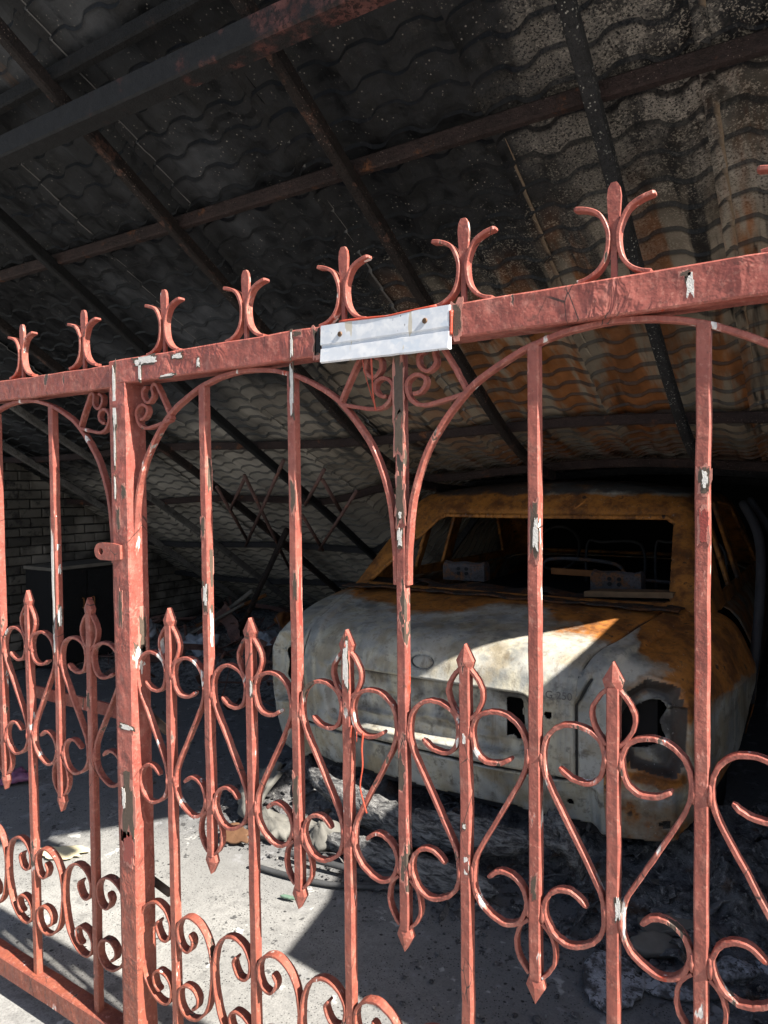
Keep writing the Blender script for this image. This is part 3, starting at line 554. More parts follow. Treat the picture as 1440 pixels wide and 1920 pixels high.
def snap(x, z, poly, tol, ok):
    best = np.full(x.shape, 9.); bx_ = x.copy(); bz_ = z.copy(); PP = list(poly)+[poly[0]]
    for (ax, az_), (bx, bz) in zip(PP[:-1], PP[1:]):
        t = np.clip(((x-ax)*(bx-ax)+(z-az_)*(bz-az_))/((bx-ax)**2+(bz-az_)**2+1e-12), 0, 1); qx = ax+t*(bx-ax); qz = az_+t*(bz-az_); dd_ = np.hypot(x-qx, z-qz)
        m = dd_ < best; best = np.where(m, dd_, best); bx_ = np.where(m, qx, bx_); bz_ = np.where(m, qz, bz_)
    near_ = (best < tol) & ok; inside = inpoly(x, z, poly) & ~near_ & ok
    return np.where(near_, bx_, x), np.where(near_, bz_, z), inside
def rrect(x, z, x0, x1, z0, z1, r, soft):
    cx, cz = (x0+x1)/2, (z0+z1)/2; qx = np.abs(x-cx)-(x1-x0)/2+r; qz = np.abs(z-cz)-(z1-z0)/2+r
    d = np.hypot(np.maximum(qx, 0), np.maximum(qz, 0))+np.minimum(np.maximum(qx, qz), 0)-r; return sst(.5-d/soft), d
car = empty('burnt_car', (XC, 3.4, 0), 'burnt-out rusty saloon car, tail to the fence, glass and lamps gone', 'car')
def clean_obj(name, V, keep, nu, nv, mat, attrs, th=.006):
    Fq = np.array(grid_faces(nu, nv)); k = keep.reshape(-1)[Fq].all(1); Fq = Fq[k]; used = np.unique(Fq); mp = np.full(len(V), -1); mp[used] = np.arange(len(used))
    o = obj(name, V[used], mp[Fq], mat, smooth=True, attrs={a: b[used] for a, b in attrs.items()}); at_root(o, car)
    if th: md = o.modifiers.new('thickness', 'SOLIDIFY'); md.thickness = th; md.offset = -1
    return o
nu, nv = 600, 250
u = np.linspace(-1, 1, nu); el = np.radians(np.concatenate([np.linspace(-34, 22, 150), np.linspace(22.4, 88, 100)]))
ox = XC+.74*np.clip(u/.60, -1, 1); az = np.sign(u)*np.clip((np.abs(u)-.60)/.40, 0, 1)*math.radians(112)
O = np.stack(np.broadcast_arrays(ox[:, None], 2.25+0*el[None], .62+0*el[None]), -1).astype(float)
D = np.stack(np.broadcast_arrays(np.sin(az)[:, None]*np.cos(el)[None], -np.cos(az)[:, None]*np.cos(el)[None], np.sin(el)[None]), -1)
P = cast(bodyF, O, D, 2.2); x, y, z = P[..., 0], P[..., 1], P[..., 2]
Nn = np.cross(np.gradient(P, axis=0), np.gradient(P, axis=1)); Nn /= np.linalg.norm(Nn, axis=-1)[..., None]+1e-9; Nn *= np.sign((Nn*D).sum(-1))[..., None]
rear = sst((1.66-y)/.06)*sst((.86-z)/.03); d = np.zeros(x.shape)
m1, d1 = rrect(x, z, -.50, .50, .475, .722, .07, .016); d += -.042*m1*rear                                    # number plate recess
m1, dd = rrect(x, z, -.56, .56, .425, .492, .02, .02); d += .006*m1*rear
d += .006*np.exp(-(np.abs(d1)/.008)**2)*rear
for px, pz, pr in ((-.33, .62, .05), (-.16, .60, .045), (.12, .64, .05), (.24, .60, .035)): d += -.012*sst((pr-np.hypot((x-px), (z-pz)*1.2))/.014)*rear
d += .012*np.exp(-(segd(x, z, [(-.42, .53), (-.1, .53), (.02, .56), (.12, .56), (.20, .525), (.33, .525)])/.011)**2)*rear
for px, pz in ((-.40, .66), (-.28, .54), (.07, .60), (.30, .575), (.44, .50), (.47, .69), (-.08, .68)): d += -.008*sst((.012-np.hypot(x-px, z-pz))/.005)*rear
e_ = np.hypot((x-.003)/.052, (z-.791)/.028); d += (-.013*np.exp(-((e_-1)/.13)**2)-.004*(e_ < 1))*sst((1.62-y)/.05)                 # oval emblem seat
gap = segd(x, z, [(-.66, .86), (-.66, .415), (.655, .415), (.655, .70), (.70, .80)]); d += -.024*np.exp(-(gap/.006)**2)*rear
deckm = sst((z-.80)/.05)
ridge = segd(x, y, [(.700, 1.46), (.77, 1.66), (.885, 2.14)]); d += .016*sst((.052-ridge)/.018)*deckm
ridl = segd(x, y, [(2*XC-.700, 1.46), (2*XC-.77, 1.66), (2*XC-.885, 2.14)]); d += .014*sst((.052-ridl)/.018)*deckm
gp2 = segd(x, y, [(.648, 1.44), (.70, 1.66), (.82, 2.14)]); d += -.020*np.exp(-(gp2/.006)**2)*deckm
TL = [(.815, .755), (.885, .815), (.985, .790), (1.02, .71), (1.022, .54), (.985, .462), (.84, .49), (.79, .60)]
TH = [(.812, .579), (.817, .678), (.873, .734), (.939, .756), (.972, .726), (.972, .698), (.945, .659), (.952, .625), (.966, .586), (.907, .555), (.856, .548)]
for sg in (1, -1):
    xx = x if sg > 0 else 2*XC-x; t_in = inpoly(xx, z, TL); td = segd(xx, z, TL, True); d += np.where(t_in, -.055*sst(td/.017), 0)*(y < 1.75); d += .006*np.exp(-((td-.004)/.009)**2)*(y < 1.75)*(~t_in)
valm = sst((.405-z)/.02)*rear; d += -.045*valm*sst((.72-np.abs(x-.02))/.03)                                              # valance set back under the lid
d += .022*rrect(x, z, .70, .98, .22, .40, .02, .02)[0]*rear
d += .006*(lattice_noise(x*5+3, z*5+y*3, 31)-.5)+.0035*(lattice_noise(x*16, z*16+y*9, 33, 3)-.5)
P2 = P+Nn*d[..., None]; hole = np.zeros(x.shape, bool)
for pl_, tol, yl in ((dense(TH), .0058, 1.72), (dense([(2*XC-a, b) for a, b in TH]), .0058, 1.72), ([(.378, .685), (.385, .692), (.438, .692), (.446, .68), (.455, .545), (.425, .528), (.405, .545), (.376, .535)], .003, 1.6)):
    nx_, nz_, ins = snap(x, z, pl_, tol, y < yl); P2[..., 0] += nx_-x; P2[..., 2] += nz_-z; hole |= ins
V = P2.reshape(-1, 3)
hole |= (np.hypot(x-.553, z-.654) < .012) & (y < 1.6); hole |= (np.hypot(x-.62, z-.30) < .010) & (y < 1.6); hole |= (np.hypot(x-.945, z-.30) < .011) & (y < 1.6)
keep = (z > .21+.03*lattice_noise(x*6, z*0+2, 8)) & ~hole & (y < 2.62) & ~((y > 2.17) & (np.abs(x-XC) < .84) & (z > .85))
keep &= ~((np.abs(x-XC) > .86) & (z < .215+(y-1.56)*.66) & (y > 1.5))
lidmask = ((x > -.66) & (x < .655) & (z > .415) & (z < .86)) | ((z >= .80) & (x > -.62-.2*np.clip((y-1.45)/.7, 0, 1)) & (x < .66+.17*np.clip((y-1.45)/.7, 0, 1)) & (y < 2.17))
# rust where the fire burnt longest: forward part of the lid, right wing, round the lamps
r_ = .18+.62*sst((y-1.72-.14*np.sin(x*5))/.35)*deckm+.42*sst((x-.15)/.45)*deckm*sst((y-1.60)/.2)+.60*sst((x-.76)/.1)*sst((y-1.5)/.25)*sst((z-.70)/.1)
r_ += .30*sst((x-.98)/.05)*sst((z-.62)/.1)-.28*rear*(x < .75)+.35*sst((.07-segd(x, z, TL, True))/.06)*(y < 1.8)*(x > .5)+.30*sst((.50-z)/.05)*sst((x-.68)/.05)
r_ -= .55*sst((.055-ridge)/.02)*deckm+.4*sst((-.2-x)/.4)*deckm*sst((2.0-y)/.2)
s_ = .05+(.52*inpoly(x, z, TL)+.45*np.exp(-((segd(x, z, TL, True)-.012)/.012)**2)*inpoly(x, z, TL))*(y < 1.8)+.6*np.exp(-((e_-1)/.12)**2)*(y < 1.6)+.25*rear*sst((.45-z)/.1)+.46*rear*sst((-d1)/.02)*sst((z-.5)/.03)+.5*np.exp(-((d1+.006)/.009)**2)*rear*sst((z-.6)/.05)+.8*np.exp(-(gap/.007)**2)*rear+.8*np.exp(-(gp2/.007)**2)*deckm  # besides soot, darkens recesses, lamp rims, the upper lip and shut lines
at = {'rust': r_.reshape(-1), 'soot': s_.reshape(-1)}
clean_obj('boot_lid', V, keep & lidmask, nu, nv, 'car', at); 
# quarter panels keep one row of overlap with the lid so the shut line stays closed
lm = lidmask; er = lm.copy(); er[1:-1, 1:-1] = lm[1:-1, 1:-1] & lm[2:, 1:-1] & lm[:-2, 1:-1] & lm[1:-1, 2:] & lm[1:-1, :-2]
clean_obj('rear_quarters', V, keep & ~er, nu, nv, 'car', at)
# doors, sills and bonnet ahead of the boot
ys = np.linspace(2.60, 5.72, 70); an = np.radians(np.linspace(-36, 216, 90))
O = np.stack(np.broadcast_arrays(XC+0*ys[:, None]+0*an[None], ys[:, None]+0*an[None], .60+0*an[None]+0*ys[:, None]), -1).astype(float)
D = np.stack(np.broadcast_arrays(np.cos(an)[None]+0*ys[:, None], 0*an[None]+0*ys[:, None], np.sin(an)[None]+0*ys[:, None]), -1)
P = cast(bodyF, O, D, 2.0); x, y, z = P[..., 0], P[..., 1], P[..., 2]
keep = (z > .22) & ~((y < 4.35) & (np.abs(x-XC) < .86) & (z > .85)) & ~((np.hypot(y-5.05, z-.30) < .36) & (np.abs(x-XC) > .7)) & ~((np.hypot(y-2.45, z-.28) < .38) & (np.abs(x-XC) > .7))
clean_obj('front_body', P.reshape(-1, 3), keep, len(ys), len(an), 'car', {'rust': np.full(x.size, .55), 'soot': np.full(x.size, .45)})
# cabin: roof and pillars left standing round empty windows
nu2, nv2 = 620, 150
azs = np.linspace(0, 2*math.pi, nu2); els = np.radians(np.concatenate([np.linspace(-6, 42, 110), np.linspace(43, 90, 40)]))
O = np.broadcast_to(np.array([XC, 3.3, 1.0]), (nu2, nv2, 3)).astype(float)
D = np.stack([np.sin(azs)[:, None]*np.cos(els)[None], -np.cos(azs)[:, None]*np.cos(els)[None], np.broadcast_to(np.sin(els)[None], (nu2, nv2))], -1)
P = cast(cabF, O, D, 2.5); x, y, z = P[..., 0], P[..., 1], P[..., 2]
RW = [(-.815, .985), (.835, .985), (.785, 1.345), (.755, 1.366), (-.50, 1.366), (-.545, 1.345)]
keep = z > .935
sxx, szz, ins = snap(x, z, RW, .009, y < 2.85); keep &= ~ins
sx = np.abs(x-XC) > .5
keep &= ~(sx & inpoly(y, z, [(2.98, 1.0), (3.02, 1.40), (3.30, 1.42), (3.30, 1.0)])); keep &= ~(sx & inpoly(y, z, [(3.42, 1.0), (3.42, 1.42), (3.95, 1.38), (4.35, 1.0)])); keep &= ~(sx & inpoly(y, z, [(2.66, 1.0), (2.86, 1.36), (2.93, 1.40), (2.92, 1.0)]))
keep &= ~((y > 4.0) & (np.abs(x-XC) < .72) & (z > 1.0) & (z < 1.40))
d = .004*(lattice_noise(x*6, y*6+z*4, 41)-.5); C0 = np.array([XC, 3.3, 1.0]); Dn = P-C0; Dn /= np.linalg.norm(Dn, axis=-1)[..., None]
lip = np.exp(-(segd(x, z, RW, True)/.022)**2)*(y < 2.85); P2 = P+Dn*(d-.012*lip)[..., None]; P2[..., 0] += sxx-x; P2[..., 2] += szz-z
r_ = .88-.5*sst((z-1.43)/.06)*sst((x+.1)/.3)+.2*(lattice_noise(x*3, y*3, 43)-.5); s_ = .1+.6*sst((z-1.44)/.05)+.35*sst((x-.80)/.06)*sst((y-2.35)/.2)
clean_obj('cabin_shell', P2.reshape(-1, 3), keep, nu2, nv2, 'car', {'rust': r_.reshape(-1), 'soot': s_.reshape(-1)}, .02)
# inside: blackened tub, parcel shelf, headrest shells, seat tubes, steering wheel
V, Fc = cuboid(XC-.86, XC+.86, 1.62, 5.2, .25, .80); at_root(obj('floor_tub', V, Fc, 'car_gap'), car)
xs = np.linspace(-.86, .90, 90); yy_ = np.linspace(2.06, 2.52, 30); X, Y2 = np.meshgrid(xs, yy_, indexing='ij')
Z2 = .972+.05*sst((Y2-2.1)/.2)*0+.030*(lattice_noise(X*7, Y2*7, 51)-.45)+.02*np.abs(np.sin(X*9))*sst((Y2-2.22)/.1)-.02*sst((Y2-2.40)/.1)+.010*sst((2.17-Y2)/.03)
kp = lattice_noise(X*9+3, Y2*11, 53, 2) < .74
V = np.stack([X, Y2, Z2], -1).reshape(-1, 3); clean_obj('parcel_shelf', V, kp, len(xs), len(yy_), 'shelf', {}, .008)
def headrest(cx, cy, cz, rot):
    K = 12; V = []; Fc = []; hw_, dep, hh = .125, .075, .105
    prof = [(0, 0), (0, .075), (.010, .095), (.035, .105), (.07, .100), (.085, .08), (.085, 0)]
    for i in range(9):
        t = -1+2*i/8
        for a, b in prof: V.append((t*hw_*(1-.05*(b > .08)), a-.008*math.cos(t*1.4)*(b > .02), b-.006*abs(math.sin(t*2))*(b > .08)+.008*(b > .09)*(abs(t) > .8)))
    m = len(prof)
    for i in range(8):
        for k in range(m-1): Fc.append((i*m+k, (i+1)*m+k, (i+1)*m+k+1, i*m+k+1))
    Fc += [tuple(range(m)), tuple(8*m+k for k in range(m))[::-1]]
    R = Matrix.Translation((cx, cy, cz)) @ Matrix.Rotation(rot, 4, 'Z'); hr = obj('headrest_shell', [R @ Vector(v) for v in V], Fc, 'seat_steel', label='steel headrest shell with four round holes'); at_root(hr, car)
    for a in (-.026, .022):
        for b in (.040, .066):
            q = [R @ Vector((a+.0105*math.cos(t), -.0125+.004*abs(a)*0, b+.0105*math.sin(t))) for t in np.linspace(0, 2*math.pi, 13)[:-1]]; q2 = [v+R.to_3x3() @ Vector((0, .006, 0)) for v in q]
            h = obj('bolt_hole', q+q2, [tuple(range(12)), tuple(range(12, 24))[::-1]]+[(i, (i+1) % 12, 12+(i+1) % 12, 12+i) for i in range(12)], 'black'); h.parent = hr
headrest(-.30, 2.44, .995, .05); headrest(.53, 2.46, .985, -.04)
V, Fc = cuboid(.46, .86, 2.24, 2.36, .985, 1.012); V = [(a+.02*math.sin(b*30), b+.02*(a-.6), c+.02*(a > .6)) for a, b, c in V]; at_root(obj('trim_panel', V, Fc, 'pale_board', label='scorched pale trim panel lying on the parcel shelf'), car)
def ctube(name, P, r, mat, lab=None): V, Fc = tube(smooth_line(P, 6), r); at_root(obj(name, V, Fc, mat, smooth=True, label=lab), car)
ctube('seat_tube', [(-.05, 3.0, .98), (-.03, 3.0, 1.06), (.06, 3.0, 1.085), (.30, 3.0, 1.08), (.42, 3.0, 1.05), (.45, 3.0, .96)], .011, 'seat_steel'); ctube('seat_tube', [(.60, 2.62, 1.035), (.98, 2.62, 1.02)], .009, 'seat_steel'); ctube('seat_tube', [(.55, 3.3, .9), (.55, 3.3, 1.16), (.62, 3.3, 1.18), (.9, 3.3, 1.17), (.93, 3.3, .9)], .008, 'car_dark')
ctube('seat_tube', [(.10, 3.4, .9), (.11, 3.4, 1.15), (.20, 3.4, 1.16), (.44, 3.4, 1.15), (.46, 3.4, .9)], .009, 'car_dark'); ctube('steering_wheel', [(-.33+.17*math.cos(a), 4.1+.06*math.sin(a), 1.05+.16*math.sin(a)) for a in np.linspace(0, 2*math.pi, 18)], .012, 'car_dark')
V, Fc = box_sweep((.09, 2.78, 1.035), (.33, 2.78, 1.032), .010, .018, .003, (0, 0, 1)); at_root(obj('seat_hinge', V, Fc, 'rust'), car)
for sg in (-1, 1): ctube('wheel_hub', [(XC+sg*.98, 2.45, .19), (XC+sg*.80, 2.45, .19)], .17, 'car_dark'); ctube('wheel_hub', [(XC+sg*.95, 5.05, .19), (XC+sg*.78, 5.05, .19)], .17, 'car_dark')
# bent door frame hanging by the right side
ctube('door_frame', [(1.14, 2.35, .55), (1.17, 2.42, .95), (1.15, 2.65, 1.25), (1.06, 2.85, 1.42)], .022, 'car_dark'); ctube('door_frame', [(1.21, 2.42, .50), (1.24, 2.48, .95), (1.21, 2.72, 1.24), (1.08, 2.95, 1.44)], .016, 'car_dark')
# ghost of the badge left on the lid
fc = bpy.data.curves.new('badge', 'FONT'); fc.body = 'G 250'; fc.size = .040; fc.extrude = .0012; fc.align_x = 'CENTER'
to = bpy.data.objects.new('badge', fc); COL.objects.link(to); bpy.context.view_layer.update(); me = bpy.data.meshes.new_from_object(to.evaluated_get(bpy.context.evaluated_depsgraph_get())); bpy.data.objects.remove(to)
me.materials.clear(); me.materials.append(M['badge']); bo = bpy.data.objects.new('badge', me); COL.objects.link(bo); bo['label'] = 'faint ghost lettering of the removed badge'
bo.rotation_euler = (math.radians(90-4), 0, math.radians(8)); bo.location = (.595, 1.4215, .722); at_root(bo, car)
V, Fc = cuboid(-.66, .72, 1.56, 1.58, .19, .36); at_root(obj('rear_panel', V, Fc, 'car_dark'), car)

# ------------------------------------------------------------------ ash, rubble and litter
def mound(name, x0, x1, y0, y1, hf, mat, step, lab, seed):
    xs = np.arange(x0, x1, step); ys = np.arange(y0, y1, step); X, Y = np.meshgrid(xs, ys, indexing='ij'); H = hf(X, Y); keep = H > .002
    Fq = np.array(grid_faces(len(xs), len(ys))); k = keep.reshape(-1)[Fq].any(1); Fq = Fq[k]; used = np.unique(Fq); mp = np.full(X.size, -1); mp[used] = np.arange(len(used))
    V = np.stack([X, Y, H-.006], -1).reshape(-1, 3)[used]; return obj(name, V, mp[Fq], mat, kind='stuff', label=lab, smooth=True)
def ridged(x, y, s, o=4): return 1-np.abs(2*lattice_noise(x, y, s, o)-1)
def hf1(X, Y):
    edge = 1.22+.18*(lattice_noise(X*2, Y*0+1, 61)-.5)*2-.12*np.exp(-((X+.55)/.4)**2)-.25*sst((X-.9)/.4); e = sst((Y-edge)/.35)*sst((1.55-X)/.3)*sst((X+1.15)/.25)
    return e*(.03+.16*ridged(X*3.2, Y*3.2, 62)**2*sst((Y-edge)/.5)+.05*lattice_noise(X*14, Y*14, 63, 4))*(.6+.4*sst((Y-1.2)/.4))
mound('ash_heap', -1.3, 1.7, .95, 2.2, hf1, 'ash', .011, 'black and grey ash heaped under the tail of the burnt car', 1)
def hf3(X, Y):
    e = sst((Y-2.5-.4*(lattice_noise(X*1.1, Y, 71)-.5))/.8)*sst((-1.3-X)/.5)*sst((X+4.4)/.4); return e*(.05+.42*lattice_noise(X*2.2, Y*2.2, 72, 5)**1.5+.04*lattice_noise(X*15, Y*15, 73, 3))
mound('debris_heap', -4.4, -1.2, 2.2, 5.4, hf3, 'ash', .03, 'heap of charred debris along the back beneath the fallen roof', 2)
# torn burnt insulation hanging below the bumper
def hf2(X, Y): return 0*X
def fibre(name, pts, r, lab, seed):
    r_ = np.random.default_rng(seed); V = []; Fc = []; Pm = smooth_line(pts, 10); K = 22
    for i, p in enumerate(Pm):
        e = math.sin(math.pi*min(1, max(0, i/(len(Pm)-1))))**.5+.05
        for k in range(K):
            a = 2*math.pi*k/K; q = r*e*(1+.45*float(lattice_noise(np.array(i*.35+seed), np.array(k*.8*1.0), seed, 3)-.5)*2+r_.normal(0, .07)); V.append((p[0], p[1]+q*math.cos(a)*.8, max(.004, p[2]+q*math.sin(a))))
    for i in range(len(Pm)-1):
        for k in range(K): Fc.append((i*K+k, i*K+(k+1) % K, (i+1)*K+(k+1) % K, (i+1)*K+k))
    obj(name, V, Fc, 'fibre', smooth=True, label=lab, cat='insulation', group='burnt insulation rolls under the car')
fibre('insulation_roll', [(-.62, 1.44, .19), (-.30, 1.36, .14), (.0, 1.34, .12), (.30, 1.36, .15), (.50, 1.38, .17)], .075, 'long grey roll of burnt fibre lying under the boot lid', 3)
fibre('insulation_roll', [(.50, 1.38, .20), (.60, 1.35, .26), (.68, 1.35, .22), (.71, 1.36, .12)], .065, 'torn grey fibre tuft hanging beside the bumper bracket', 5)
fibre('insulation_roll', [(-.35, 1.20, .05), (.05, 1.17, .06), (.45, 1.2, .05)], .055, 'low dark roll of burnt fibre on the floor before the boot', 8)
# loose chunks: real little stones of char and plaster
r3 = np.random.default_rng(99); V = []; Fc = []
ico = [(0, 0, 1), (.89, 0, .45), (.28, .85, .45), (-.72, .53, .45), (-.72, -.53, .45), (.28, -.85, .45), (.72, .53, -.45), (-.28, .85, -.45), (-.89, 0, -.45), (-.28, -.85, -.45), (.72, -.53, -.45), (0, 0, -1)]
icf = [(0, 1, 2), (0, 2, 3), (0, 3, 4), (0, 4, 5), (0, 5, 1), (1, 6, 2), (2, 7, 3), (3, 8, 4), (4, 9, 5), (5, 10, 1), (6, 7, 2), (7, 8, 3), (8, 9, 4), (9, 10, 5), (10, 6, 1), (11, 7, 6), (11, 8, 7), (11, 9, 8), (11, 10, 9), (11, 6, 10)]
for i in range(3000):
    t = r3.random()
    if t < .55: px, py = r3.uniform(-1.1, 1.6), 1.0+abs(r3.normal(0, .28))
    elif t < .75: px, py = r3.uniform(.3, 1.7), r3.uniform(.55, 1.5)
    else: px, py = r3.uniform(-4.2, -.6), r3.uniform(1.1, 4.6)
    s = .0022+.011*r3.random()**4*(1.7 if py > 1.15 else .8); h0 = float(hf1(np.array(px), np.array(py))) if px > -1.2 else float(hf3(np.array(px), np.array(py)))
    b = len(V); q = r3.uniform(.5, 1.4, 3)
    for vx, vy, vz in ico: V.append((px+vx*s*q[0]*r3.uniform(.8, 1.2), py+vy*s*q[1]*r3.uniform(.8, 1.2), h0+s*.35+vz*s*q[2]*.7))
    Fc += [(a+b, c_+b, d_+b) for a, c_, d_ in icf]
obj('rubble', V, Fc, 'ash', kind='stuff', label='small chunks of char and plaster scattered over the floor')
def shard(name, cx, cy, rx, ry, rot, tilt, mat, lab, cat, th=.012, seed=0, z0=.006, ragged=.08, group=None, dome=0.):
    r = np.random.default_rng(seed+5); K = 30; rim = []
    for i in range(K):
        a = 2*math.pi*i/K; k = 1+r.normal(0, ragged)*.6+ragged*math.sin(3*a+seed); rim.append((rx*k*math.cos(a), ry*k*math.sin(a)))
    RG = (1, .94, .78, .58, .36, .15); V = [(a, b, 0) for a, b in rim]+[(a, b, th*.8) for a, b in rim]
    for q in RG[1:]:
        for a, b in rim: V.append((a*q, b*q, th+dome*(1-q*q)+(th*.3+dome*.55)*(float(lattice_noise(np.array(a*q*22+seed), np.array(b*q*22+7), seed, 3))-.5)*2*(1.6 if ragged > .1 else .5)))
    V.append((0, 0, th+dome)); nr = len(RG)+1
    Fc = [tuple(range(K))[::-1]]+[(s_*K+i, s_*K+(i+1) % K, (s_+1)*K+(i+1) % K, (s_+1)*K+i) for s_ in range(nr-1) for i in range(K)]+[((nr-1)*K+i, (nr-1)*K+(i+1) % K, nr*K) for i in range(K)]
    R = Matrix.Rotation(rot, 3, 'Z') @ Matrix.Rotation(tilt, 3, 'X'); V = [R @ Vector(v) for v in V]; mz = min(v.z for v in V); o = obj(name, [(v.x, v.y, v.z-mz) for v in V], Fc, mat, label=lab, cat=cat, group=group, smooth=True); o.location = (cx, cy, z0); return o
shard('plate_shard', .905, .99, .085, .115, .3, .12, 'ceramic', 'large oval pale shard flat on the floor behind the fence, nearest the camera', 'shard', seed=1)
shard('plate_shard', 1.075, 1.08, .12, .05, .35, .18, 'ceramic', 'long thin pale shard behind the fence, just right of the large oval one', 'shard', seed=2)
shard('plate_shard', 1.13, 1.30, .09, .07, .2, .3, 'ceramic', 'domed grey shard leaning among the rubble near the charred plank', 'shard', seed=3, dome=.02)
shard('plate_shard', 1.21, 1.22, .075, .06, .9, -.3, 'ceramic', 'bluish curved shard overlapping the rubble at the right edge', 'shard', seed=4, dome=.03)
shard('plate_shard', 1.30, 1.30, .06, .045, 1.5, .5, 'ceramic', 'smallest tilted pale shard at the far right of the rubble', 'shard', seed=6, dome=.02)
shard('plaster_lump', .985, 1.23, .085, .04, .5, .3, 'wood', 'brown-grey flat lump lying between the shards and the plank', 'rubble', th=.03, seed=9)
V, Fc = box_sweep((.93, 1.28, .04), (1.50, 1.70, .10), .045, .012, .004, (0, 0, 1), 8, .002); obj('charred_plank', V, Fc, 'wood', label='charred plank slanting across the rubble at the right', cat='plank')
V, Fc = box_sweep((1.02, 1.52, .05), (.75, 1.62, .05), .02, .012, .004, (0, 0, 1), 6, .002); obj('charred_plank', V, Fc, 'wood', label='short charred lath lying in the ash left of the long plank', cat='plank')
shard('paper_scrap', -1.25, .60, .105, .055, .55, .02, 'paper', 'torn yellow paper lying on the sunlit floor at the left', 'paper', th=.0012, seed=12, ragged=.13)
shard('sweet_wrapper', -2.13, .905, .085, .06, .3, .25, 'wrapper', 'crumpled purple wrapper on the shaded floor at the left', 'wrapper', th=.012, seed=14, ragged=.2, dome=.02)
shard('glass_piece', -.23, .836, .032, .008, .2, 0, 'glass', 'sliver of green glass on the sunlit floor', 'glass', th=.008, seed=15)
shard('cloth_scrap', -.80, 1.30, .09, .13, -.3, .8, 'cloth', 'upright crumpled pale cloth at the left end of the ash heap', 'cloth', th=.03, seed=17, ragged=.18, dome=.03)
shard('cloth_scrap', -.62, 1.19, .13, .07, -.3, .25, 'cloth', 'flat stained cloth with rusty marks before the ash heap', 'cloth', th=.025, seed=18, ragged=.15, dome=.03)
shard('cloth_scrap', -.36, 1.21, .10, .06, .3, .5, 'cloth', 'grey-white crumpled scrap in the ash below the boot', 'cloth', th=.03, seed=19, ragged=.2, dome=.04)
shard('paper_ball', .10, 1.235, .03, .03, 0, .3, 'white_paint', 'small crumpled white paper on the dark floor before the car', 'paper', th=.03, seed=20, ragged=.15, dome=.01)
shard('brown_scrap', -.71, 1.05, .075, .045, .1, .5, 'cardboard', 'folded brown scrap standing on the floor left of the ash heap', 'scrap', th=.012, seed=21, ragged=.12)
def hose(P, r, lab): V, Fc = tube(smooth_line(P, 8), r); obj('melted_hose', V, Fc, 'hose', smooth=True, label=lab, cat='hose', group='melted hoses')
hose([(-.50, .93, .012), (-.30, .95, .012), (-.12, .99, .014), (.10, 1.10, .014), (.3, 1.18, .02)], .011, 'black melted hose along the front of the ash heap')
hose([(-.42, 1.05, .03), (-.2, 1.06, .04), (.0, 1.10, .035), (.18, 1.2, .05)], .013, 'pale ash-covered hose just behind the black one')
# left back: sooty cabinet, props, crumpled foil, poles
cb = empty('burnt_cabinet', (-4.18, 2.62, 0), 'soot-black two-door cabinet standing against the brick wall', 'cabinet')
V, Fc = cuboid(-4.38, -4.02, 2.30, 2.95, .06, .86); at_root(obj('carcass', V, Fc, 'black'), cb)
V, Fc = cuboid(-4.385, -3.985, 2.285, 2.965, .862, .89); at_root(obj('top_board', V, Fc, 'wood'), cb)
for y0, y1, dx in ((2.315, 2.615, 0), (2.635, 2.935, .03)):
    V, Fc = cuboid(-4.018, -3.998, y0, y1, .09, .84); V = [(a+dx*(1 if b > 2.9 else 0), b, c) for a, b, c in V]; dr = obj('door', V, Fc, 'rafter_black'); at_root(dr, cb)
    hy = y1-.04 if y0 < 2.5 else y0+.04; V, Fc = tube(smooth_line([(-3.997, hy, .52), (-3.975, hy, .525), (-3.975, hy, .595), (-3.997, hy, .60)], 3), .006); h = obj('handle', V, Fc, 'rust', smooth=True); h.parent = dr
for yy in (2.33, 2.92):
    for xx in (-4.35, -4.05): V, Fc = box_sweep((xx, yy, 0), (xx, yy, .06), .018, .018, .003); at_root(obj('leg', V, Fc, 'black'), cb)
for k, (a, b, r, lab) in enumerate([((-2.06, 3.0, 1.21), (-3.2, 3.5, .02), .024, 'long rusty pole leaning from the fallen roof to the floor'), ((-3.9, 3.9, .15), (-2.9, 3.5, .62), .02, 'pale charred stick jutting out of the back debris heap'), ((-4.0, 3.6, .1), (-3.1, 3.9, .52), .018, 'rust-brown stick leaning in the back debris heap'), ((-3.6, 3.0, .08), (-3.0, 3.5, .5), .014, 'thin dark stick at the front of the back debris heap')]):
    V, Fc = tube([a, b], r); obj('fallen_pole', V, Fc, ('rafter_rust', 'wood', 'rust', 'wood')[k], smooth=True, label=lab, cat='pole')
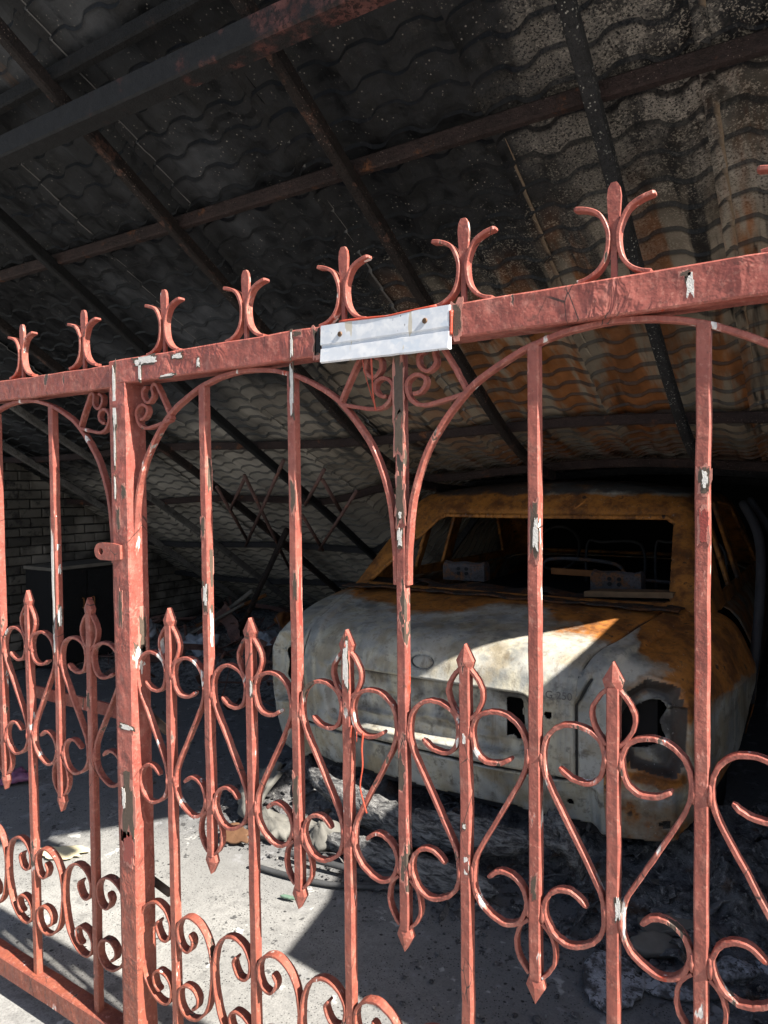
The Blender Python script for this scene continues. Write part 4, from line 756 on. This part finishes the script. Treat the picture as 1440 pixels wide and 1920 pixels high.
for k, (a, b, s, mat, lab) in enumerate([(-3.05, 3.05, .16, 'foil', 'crumpled grey foil sheet on the back debris heap behind the fence'), (-2.6, 3.3, .13, 'foil', 'second crumpled foil piece nearer the car on the back heap'), (-2.75, 3.75, .14, 'rust', 'rust-brown burnt tin at the back of the debris heap'), (-3.5, 2.8, .10, 'foil', 'small pale foil scrap on the back heap near the cabinet')]):
    shard('crumpled_sheet', a, b, s, s*.7, k, .9, mat, lab, 'scrap', th=.04, seed=30+k, z0=.10+.05*k, ragged=.22, dome=.06)

rd = np.random.default_rng(5); V = []; Fc = []
def add_piece(Vp, Fp):
    b = len(V); V.extend(Vp); Fc.extend([tuple(i+b for i in f) for f in Fp])
for i in range(120):
    px, py = rd.uniform(-4.2, -1.7), rd.uniform(2.5, 4.6); h0 = float(hf3(np.array(px), np.array(py))); a = rd.uniform(0, 6.28); L = rd.uniform(.12, .6); t = rd.uniform(-.15, .6)
    q = np.array([math.cos(a)*math.cos(t), math.sin(a)*math.cos(t), math.sin(t)])*L; m = q*.5+rd.normal(0, .05, 3); p0 = np.array([px, py, h0])
    if i % 3: add_piece(*tube(smooth_line([p0, p0+m, p0+q], 3), rd.uniform(.004, .014), 6))
    else: add_piece(*sweep(smooth_line([p0, p0+m, p0+q], 3), sect(rd.uniform(.02, .06), .003, .001), up=(rd.normal(), rd.normal(), 1)))
obj('charred_tangle', V, Fc, 'web', kind='stuff', label='tangle of bent rods and charred strips on the back debris heap')
rd = np.random.default_rng(15); V = []; Fc = []
for i in range(260):
    px, py = rd.uniform(-1.0, 1.6), 1.12+abs(rd.normal(0, .3)); h0 = float(hf1(np.array(px), np.array(py))); a = rd.uniform(0, 6.28); L = rd.uniform(.03, .16); t = rd.uniform(-.1, .5)
    q = np.array([math.cos(a)*math.cos(t), math.sin(a)*math.cos(t), math.sin(t)])*L; p0 = np.array([px, py, h0+.004]); m = q*.5+rd.normal(0, .014, 3)
    if i % 2: add_piece(*tube(smooth_line([p0, p0+m, p0+q], 2), rd.uniform(.0012, .004), 5))
    else: add_piece(*sweep(smooth_line([p0, p0+m, p0+q], 2), sect(rd.uniform(.006, .024), .0015, .0005), up=(rd.normal(), rd.normal(), 1)))
obj('charred_scraps', V, Fc, 'ash', kind='stuff', label='wires, splinters and burnt flakes strewn on the ash before the car')
